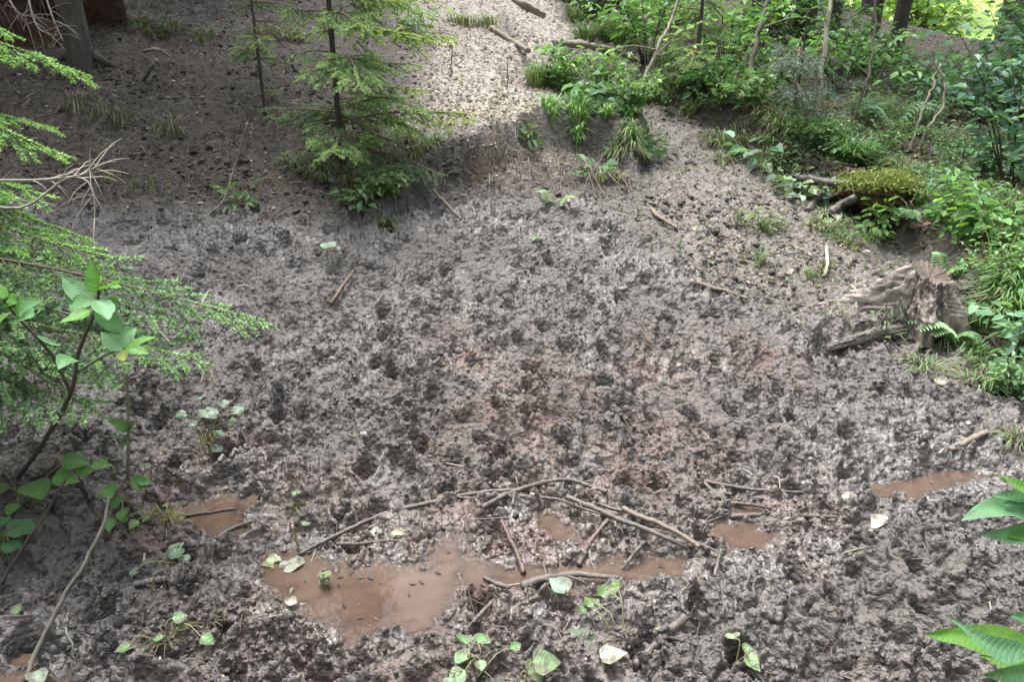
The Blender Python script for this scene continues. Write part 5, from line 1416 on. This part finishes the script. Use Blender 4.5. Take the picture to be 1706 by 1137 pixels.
T_, B1 = GREEN['teal'], (.11, .27, .06)
SH = [ # px, py, height, spread, stems, leaves per stem, leaf size, colour, label
 (1700, 330, 1.0, .75, 18, 34, .085, (.085, .22, .125), 'teal leaved shrub filling the right edge'),
 (1650, 205, .6, .8, 20, 36, .085, (.095, .24, .13), 'teal leaved shrub behind the two bare stems'),
 (1705, 215, .9, .7, 16, 36, .09, (.08, .20, .11), 'tall teal shrub at the right edge behind the front one'),
 (1540, 160, .45, .6, 12, 26, .08, (.13, .30, .08), 'bright green shrub below the sunlit gap at right'),
 (1400, 150, .5, .55, 12, 26, .075, (.12, .27, .07), 'green shrub behind the dark grass tufts'),
 (1300, 150, .5, .6, 12, 26, .07, (.13, .28, .07), 'green shrub between the brown sapling and the blue grey spruce'),
 (1210, 120, .7, .6, 16, 28, .08, (.14, .31, .07), 'light green shrub right of the small spruce'),
 (1080, 95, .7, .6, 14, 26, .09, (.10, .24, .05), 'green shrub left of the small spruce'),
 (1120, 60, .6, .6, 12, 24, .09, (.15, .33, .07), 'sunlit shrub behind the small spruce'),
 (1450, 130, .5, .6, 12, 26, .09, (.13, .30, .07), 'sunlit shrub beside the darkest trunk'),
 (1710, 120, 1.0, .5, 12, 30, .11, (.14, .31, .11), 'tall shrub at top right in front of the sunlit gap'),
 (1260, 80, 1.0, .8, 14, 30, .10, (.15, .33, .08), 'leafy shrub at the top behind the brown sapling'),
 (1340, 100, .7, .7, 12, 26, .09, (.11, .26, .06), 'leafy shrub at the top behind the pale trunk'),
 (1040, 25, .9, .8, 12, 26, .11, (.12, .28, .05), 'green bush at the top right of the path'),
]
for i, (px, py, h, s, ns, per, ls, c, lab) in enumerate(SH):
    herb(px, py, h, s, ns, per, ls, c, lab, 800 + i, 'broadleaf_shrub', 'shrub', .62, stem_col=(.5, .45, .4), smat=M_TWIG, r=.006, h0=.25, flat=.35)

# tall forest trees at the back; their crowns hang above the picture
def forest_tree(px, py, r, hgt, label, seed, mat=None, lean=0.0, crown=900, ls=.22, cr=1.6, c0=3.2, col=(.10, .24, .05), base=None, group=None, name='forest_tree'):
    b = ground(px, py) if base is None else np.array(base, float); g = np.random.default_rng(seed)
    t = thing(name, label, 'tree', b, group)
    top = b + np.array([lean, 0, hgt])
    trunk(t, [b - [0, 0, .15], b + [lean * .03, 0, .3], b + [lean * .4, 0, hgt * .45], top], [r * 1.4, r, r * .8, r * .15], mat or M_DARKBARK, 14, .03, 20)
    ml, mw = MB(), MB(); n_l = max(6, crown // 60)
    for k in range(n_l):
        z = c0 + (hgt - c0) * (k + g.random()) / n_l; a = k * 2.4 + g.random(); l = cr * (1.05 - .6 * (z - c0) / (hgt - c0)) * g.uniform(.6, 1.1)
        s0 = b + (top - b) * (z / hgt); e = s0 + np.array([math.cos(a) * l, math.sin(a) * l, g.uniform(-.1, .5) * l])
        tw = spline([s0, (s0 + e) / 2 + [0, 0, .12 * l], e], 8); mw.tube(tw, np.linspace(r * .28, .005, 8), 5, (1, 1, 1), cap=False)
        m = 60; i_ = g.integers(2, 8, m); p = tw[i_] + g.normal(size=(m, 3)) * [.28 * cr / 1.6, .28 * cr / 1.6, .16]
        an = g.uniform(0, 6.28, m); d = np.stack([np.cos(an), np.sin(an), g.normal(-.2, .3, m)], -1); L = ls * g.uniform(.6, 1.2, m)
        ml.leaves(p, d, np.stack([g.normal(0, .45, m), g.normal(-.1, .45, m), np.ones(m)], -1), L, L * .6, np.tile(np.array(col), (m, 1)) * g.uniform(.7, 1.3, (m, 1)))
    mw.build('limbs', mat or M_DARKBARK, t, origin=b); ml.build('crown', M_LEAF, t, origin=b, smooth=False, kind='stuff')
forest_tree(1487, 105, .085, 8, 'darkest straight trunk in front of the sunlit gap at top right', 901)
forest_tree(1330, 95, .12, 9, 'dark tree trunk behind the pale slender trunk', 902, lean=.2)
forest_tree(1690, 90, .12, 9, 'dark trunk at the right edge of the sunlit gap', 903)
forest_tree(1385, 70, .08, 8, 'grey dark trunk right of the pale slender trunk', 904, lean=-.3)
forest_tree(1255, 40, .06, 7, 'thin dark trunk at the top behind the brown sapling', 905)
forest_tree(1455, 60, .06, 7, 'thin dark trunk just left of the darkest straight trunk', 906)
forest_tree(1000, -20, .12, 9, 'dark trunk at the top edge right of the path', 907)
for i, (x, y, r) in enumerate([(3.0, 15, .14), (4.6, 17, .13), (6.6, 15.5, .14), (9.5, 16, .13), (1.4, 17, .15), (11, 13, .15)]):
    z = float(macro(np.array([x]), np.array([y]))[0])
    forest_tree(0, 0, r, 10, 'dark forest trunk far behind, ' + ['beside the leaning sapling', 'behind the brown sapling', 'behind the pale slender trunk', 'in the bright gap at right', 'above the right side of the path', 'at the far right'][i], 920 + i, crown=1200, ls=.26, cr=2.2, c0=2.2, col=(.13, .28, .05), base=(x, y, z), group='far trunks behind the shrubs')
def meadow():
    X, Y = np.meshgrid(np.linspace(-30, 45, 60), np.linspace(18, 75, 50))
    Z = -1.4 + (Y - 18) * .24 + .5 * fbm(X * .12, Y * .12, 150, 3)
    i = np.arange(49)[:, None] * 60; j = np.arange(59)[None, :]
    Q = np.stack([i + j, i + j + 1, i + 61 + j, i + 60 + j], -1).reshape(-1, 4)
    m, nt, b, out = newmat('sunlit_meadow'); co = objco(nt)
    nt.links.new(ramp(nt, noise(nt, 1.3, 6, .7, co), [(.3, (.14, .22, .04)), (.5, (.24, .34, .07)), (.7, (.36, .44, .12))]), b.inputs['Base Color']); b.inputs['Roughness'].default_value = .9
    bump(nt, b, noise(nt, 6, 4, .6, co), .2)
    me = mesh_from('meadow', np.stack([X, Y, Z], -1).reshape(-1, 3), [Q], None, [m], True)
    if me.polygons[5].normal.z < 0: me.flip_normals()
    o = link(bpy.data.objects.new('meadow', me)); struct(o); o['label'] = 'sunlit meadow slope beyond the wood'
meadow()
WHERE = ['behind the leaning sapling', 'left of the thin dark trunks', 'between the brown sapling and the pale trunk', 'right of the pale slender trunk', 'in the middle of the bright gap', 'at the right end of the bright gap',
         'behind the darkest straight trunk', 'behind the top right shrubs', 'at the far right edge']
for i, (x, y, h) in enumerate([(2.2, 21, 3.0), (4.4, 23, 3.4), (6.6, 21, 2.6), (9, 22, 2.2), (11.5, 23, 2.2), (14, 21, 2.6), (10, 27, 3), (13.5, 27, 3.2), (18, 24, 4)]):
    z = -1.4 + (y - 18) * .24
    herb(0, 0, h, 1.6, 24, 44, .26, (.20, .34, .065), 'sunlit yellow green bush far away, ' + WHERE[i], 940 + i, 'sunlit_bush', 'bush', .6, base=(x, y, z), h0=.05, r=.02, smat=M_DARKBARK, flat=.5, group='sunlit bushes beyond the wood')

# ------------------------------------------------------------------ uncountable stuff: crumbs, litter, ground cover
def pick(w, n, seed):
    g = np.random.default_rng(seed)
    p = np.clip(w, 0, None).ravel(); cdf = np.cumsum(p); cdf /= cdf[-1]
    i = np.searchsorted(cdf, g.random(n)); i = np.clip(i, 0, len(cdf) - 1)
    x = GX.ravel()[i]; y = GY.ravel()[i]
    x = x + g.normal(size=n) * .004; y = y + g.normal(size=n) * .004
    return np.stack([x, y, gz(x, y)], -1), g
_t = (1 + 5 ** .5) / 2
ICO_V = np.array([(-1, _t, 0), (1, _t, 0), (-1, -_t, 0), (1, -_t, 0), (0, -1, _t), (0, 1, _t), (0, -1, -_t), (0, 1, -_t), (_t, 0, -1), (_t, 0, 1), (-_t, 0, -1), (-_t, 0, 1)], float)
ICO_V /= np.linalg.norm(ICO_V[0])
ICO_F = np.array([(0, 11, 5), (0, 5, 1), (0, 1, 7), (0, 7, 10), (0, 10, 11), (1, 5, 9), (5, 11, 4), (11, 10, 2), (10, 7, 6), (7, 1, 8), (3, 9, 4), (3, 4, 2), (3, 2, 6), (3, 6, 8), (3, 8, 9), (4, 9, 5), (2, 4, 11), (6, 2, 10), (8, 6, 7), (9, 8, 1)])
def clods(n, smin, smax, seed, w, label='loose crumbs and clods of wet mud'):
    p, g = pick(w, n, seed)
    s = smin * (smax / smin) ** (g.random(n) ** 1.6)
    sh = g.uniform(.55, 1.25, (n, 1, 3)) * np.array([1, 1, .7])
    a = g.uniform(0, 6.28, n); V = ICO_V[None] * (1 + .28 * g.normal(size=(n, 12, 1))) * sh * s[:, None, None]
    ca, sa = np.cos(a)[:, None], np.sin(a)[:, None]
    X = V[..., 0] * ca - V[..., 1] * sa; Y = V[..., 0] * sa + V[..., 1] * ca
    V = np.stack([X, Y, V[..., 2]], -1) + (p + np.stack([0 * s, 0 * s, .25 * s], -1))[:, None, :]
    F = (np.arange(n)[:, None, None] * 12 + ICO_F[None]).reshape(-1, 3)
    # colour zones as on the ground below
    zr = _grid(red, p[:, 0], p[:, 1])[0]; zp = _grid(path, p[:, 0], p[:, 1])[0]; zf = _grid(fo, p[:, 0], p[:, 1])[0]; zm = _grid(mud, p[:, 0], p[:, 1])[0]
    C = np.repeat(np.stack([zf, zp, zr, zm * g.uniform(.4, 1, n)], -1), 12, axis=0)
    me = mesh_from('mud_crumbs', V.reshape(-1, 3), [F], C, [M_GROUND], True)
    o = link(bpy.data.objects.new('mud_crumbs', me)); o['kind'] = 'stuff'; o['label'] = label; o['category'] = 'mud'
clods(12000, .0035, .011, 1, k_ * (1 - pud) * (1 - .85 * pitmask) * np.clip(.25 + fbm(GX * 2.2, GY * 2.2, 99, 3), .04, 1.2))

def litter(name, label, w, n, smin, smax, cols, seed, aspect=.5, lift=.006, flat=.35, mat=None, fold=.2):
    p, g = pick(w, n, seed)
    p[:, 2] += lift * g.uniform(.3, 1.5, n)
    a = g.uniform(0, 6.28, n); d = np.stack([np.cos(a), np.sin(a), g.normal(0, .15, n)], -1)
    L = g.uniform(smin, smax, n)
    c = np.array(cols)[g.integers(0, len(cols), n)] * g.uniform(.7, 1.3, (n, 1))
    mb = MB(); mb.leaves(p, d, np.stack([g.normal(0, flat, n), g.normal(0, flat, n), np.ones(n)], -1), L, L * aspect, c, fold, .05)
    o = mb.build(name, mat or M_LITTER, None, smooth=False, kind='stuff'); o['label'] = label; o['category'] = 'litter'
BR = [(.16, .095, .055), (.22, .14, .085), (.10, .065, .042), (.28, .20, .13)]
litter('dead_leaves', 'brown dead leaves on the right hand forest floor', forest, 6500, .03, .075, BR, 1, .6, .012, .4)
litter('path_litter', 'pale litter and leaf scraps on the path', path * (1 - forest) + .04 * (1 - mud), 9000, .012, .04, [(.36, .30, .24), (.26, .21, .16), (.42, .36, .28), (.2, .15, .11)], 2, .45)
litter('brown_leaves', 'matted brown leaves and bark scraps on the upper slopes', (1 - mud) * (1 - forest) * (.35 + .65 * path) * np.clip(.45 + fbm(GX * 1.3, GY * 1.3, 97, 3), .05, 1), 3200, .018, .05, [(.14, .095, .06), (.20, .145, .10), (.09, .062, .042), (.24, .19, .14)], 31, .55, .01, .45)
leftw = (1 - mud) * (1 - path) * (1 - forest)
clods(7000, .008, .026, 2, leftw * np.clip(.4 + fbm(GX * 1.7, GY * 1.7, 98, 3), .03, 1.2) + .10 * path, 'earth clods strewn over the dry slopes')
litter('slope_litter', 'leaf scraps scattered on the dark slope', leftw, 5000, .012, .035, [(.08, .064, .048), (.13, .108, .085), (.05, .038, .03)], 3, .5)
litter('mud_scraps', 'small leaf scraps trodden into the mud', mud * (1 - pud), 90, .008, .02, [(.34, .30, .25), (.2, .15, .11), (.15, .2, .08)], 4, .5)
p, g = pick(pud * sstep(.0, .03, np.max([PUDD[k] for k in PUDD], axis=0)), 46, 21)
p[:, 2] = gm(p[:, 0], p[:, 1]) + .001; n = len(p); a = g.uniform(0, 6.28, n); L = g.uniform(.008, .03, n)
mb = MB(); mb.leaves(p, np.stack([np.cos(a), np.sin(a), 0 * a], -1), np.stack([g.normal(0, .1, n), g.normal(0, .1, n), np.ones(n)], -1), L, L * .35, np.array([(.04, .028, .02), (.07, .052, .04), (.12, .09, .065)])[g.integers(0, 3, n)], .1, 0)
o = mb.build('floating_bits', M_LITTER, None, smooth=False, kind='stuff'); o['label'] = 'small bits of bark and leaf floating on the puddles'; o['category'] = 'litter'
def twigs(name, label, w, n, lmin, lmax, rad, seed, cols):
    p, g = pick(w, n, seed)
    a = g.uniform(0, 6.28, n); L = g.uniform(lmin, lmax, n) ; r = rad * g.uniform(.5, 1.4, n)
    d = np.stack([np.cos(a), np.sin(a), 0 * a], -1); q = p + d * L[:, None]; q[:, 2] = gz(q[:, 0], q[:, 1]); m = (p + q) / 2 + g.normal(size=(n, 3)) * (L * .07)[:, None]
    m[:, 2] = np.maximum(m[:, 2], gz(m[:, 0], m[:, 1])); pts = np.stack([p, m, q], 1); pts[..., 2] += r[:, None] * .9 + .003
    s = np.stack([-np.sin(a), np.cos(a), 0 * a], -1); V = []
    for k in range(3):
        for (u, v) in ((1, -.6), (-1, -.6), (0, 1.1)):
            V.append(pts[:, k] + s * (r * u)[:, None] + np.array([0, 0, 1.0]) * (r * v)[:, None])
    V = np.stack(V, 1).reshape(-1, 3); b = np.arange(n)[:, None] * 9
    Q = np.vstack([b + np.array([[k * 3 + i, k * 3 + (i + 1) % 3, k * 3 + 3 + (i + 1) % 3, k * 3 + 3 + i]]) for k in range(2) for i in range(3)])
    c = np.repeat(np.array(cols)[g.integers(0, len(cols), n)] * g.uniform(.7, 1.3, (n, 1)), 9, axis=0)
    mb = MB(); mb.add(V, Q, None, c); o = mb.build(name, M_LITTER, None, kind='stuff'); o['label'] = label; o['category'] = 'litter'
TW = [(.24, .19, .15), (.34, .29, .24), (.14, .10, .075)]
twigs('slope_twigs', 'fine dead twigs and needles strewn over the dark slope', leftw, 8500, .03, .13, .0013, 5, [(.15, .125, .10), (.25, .215, .18), (.08, .064, .05), (.13, .13, .08)])
twigs('path_twigs', 'fine twigs strewn over the path', path + .06 * (1 - mud), 3000, .02, .10, .0015, 6, [(.40, .34, .27), (.28, .22, .17), (.5, .44, .36)])
twigs('forest_twigs', 'dead twigs on the right hand forest floor', forest, 1200, .06, .25, .003, 7, TW)
twigs('mud_twigs', 'short twigs trodden into the mud', mud * (1 - .5 * pud), 420, .03, .11, .0018, 8, [(.20, .165, .14), (.13, .1, .085), (.3, .26, .22)])

def cover(name, label, w, n, size, cols, seed, hmax, aspect=.6):
    p, g = pick(w, n, seed); p[:, 2] += hmax * g.random(n) ** 1.3
    a = g.uniform(0, 6.28, n); d = np.stack([np.cos(a), np.sin(a), g.normal(0, .25, n)], -1); L = size * g.uniform(.5, 1.3, n)
    c = np.array(cols)[g.integers(0, len(cols), n)] * g.uniform(.7, 1.3, (n, 1))
    mb = MB(); mb.leaves(p, d, np.stack([g.normal(0, .4, n), g.normal(-.1, .4, n), np.ones(n)], -1), L, L * aspect, c)
    o = mb.build(name, M_LEAF, None, smooth=False, kind='stuff'); o['label'] = label; o['category'] = 'undergrowth'
patch = np.clip(.25 + 1.3 * fbm(GX * 1.6, GY * 1.6, 120, 3), 0, 1)
cover('undergrowth', 'low green undergrowth covering the right hand forest floor', forest * patch, 20000, .038, [(.075, .18, .04), (.10, .21, .06), (.05, .13, .03), (.09, .2, .10)], 11, .16)
cover('shelf_weeds', 'tiny weeds on the trampled shelf and bank', (1 - mud) * (1 - path) * (1 - forest) * sstep(.1, .3, GX / (GY + .8)), 900, .028, [(.14, .22, .09), (.18, .24, .12)], 12, .05)
p_, g_ = pick((1 - mud) * (1 - .8 * path) * np.clip(fbm(GX * 1.2, GY * 1.2, 130, 3) + .3, 0, 1), 1500, 13)
mb = MB()
for q in p_: blades(mb, q, 3, g_.uniform(.04, .16), .05, (.14, .2, .06), int(g_.integers(1e6)), .003, .45, .7)
o = mb.build('sparse_grass', M_GRASS, None, smooth=False, kind='stuff'); o['label'] = 'sparse thin grass scattered around the clearing'; o['category'] = 'grass'

# unseen wood added at the sides and behind the viewer to block low sky
g = np.random.default_rng(77); n = 17000
az = g.uniform(R(47), R(313), n); rr = g.uniform(7.0, 12.5, n)
p = np.stack([rr * np.sin(az), 2.0 + rr * np.cos(az), np.zeros(n)], -1)
p[:, 2] = macro(p[:, 0], p[:, 1]) + 7.5 * g.random(n) ** .9
ok = np.hypot(p[:, 0], p[:, 1]) > 4.5; ok &= ~((np.abs(np.arctan2(p[:, 0], p[:, 1])) < R(41)) & (p[:, 1] > 0)); p = p[ok]; n = len(p)
an = g.uniform(0, 6.28, n); d = np.stack([np.cos(an), np.sin(an), g.normal(-.2, .4, n)], -1); L = g.uniform(.3, .6, n)
mb = MB(); mb.leaves(p, d, np.stack([g.normal(0, .8, n), g.normal(0, .8, n), np.ones(n)], -1), L, L * .6, np.tile((.07, .15, .04), (n, 1)) * g.uniform(.6, 1.4, (n, 1)))
for cx_, cy_, h_, r_ in [(-4.0, 9.0, 8.5, 1.7), (-6.0, 7.2, 8, 1.9), (-5.6, 10.5, 9, 1.9), (-2.7, 10.6, 7, 1.3)]:  # unseen conical trees added beyond the frame to shade the left slope
    n = 2200; t_ = g.random(n) ** .8; z0 = float(macro(np.array([cx_]), np.array([cy_]))[0]); a_ = g.uniform(0, 6.28, n); q_ = r_ * (1.05 - t_) * np.sqrt(g.random(n))
    p = np.stack([cx_ + q_ * np.cos(a_), cy_ + q_ * np.sin(a_), z0 + 1.9 + (h_ - 1.9) * t_], -1); L = g.uniform(.15, .35, n)
    mb.leaves(p, np.stack([np.cos(a_), np.sin(a_), g.normal(-.4, .3, n)], -1), np.stack([g.normal(0, .4, n), g.normal(0, .4, n), np.ones(n)], -1), L, L * .6, np.tile((.045, .085, .035), (n, 1)) * g.uniform(.6, 1.4, (n, 1)))
    mb.tube([(cx_, cy_, z0 - .2), (cx_, cy_, z0 + h_ * .6), (cx_, cy_, z0 + h_)], [.13, .09, .02], 10, (.05, .04, .03))
o = mb.build('unseen_shade_wood', M_LEAF, None, smooth=False, kind='stuff'); o['label'] = 'dense unseen green wood added around the clearing to block low sky and sun'; o['category'] = 'wood'
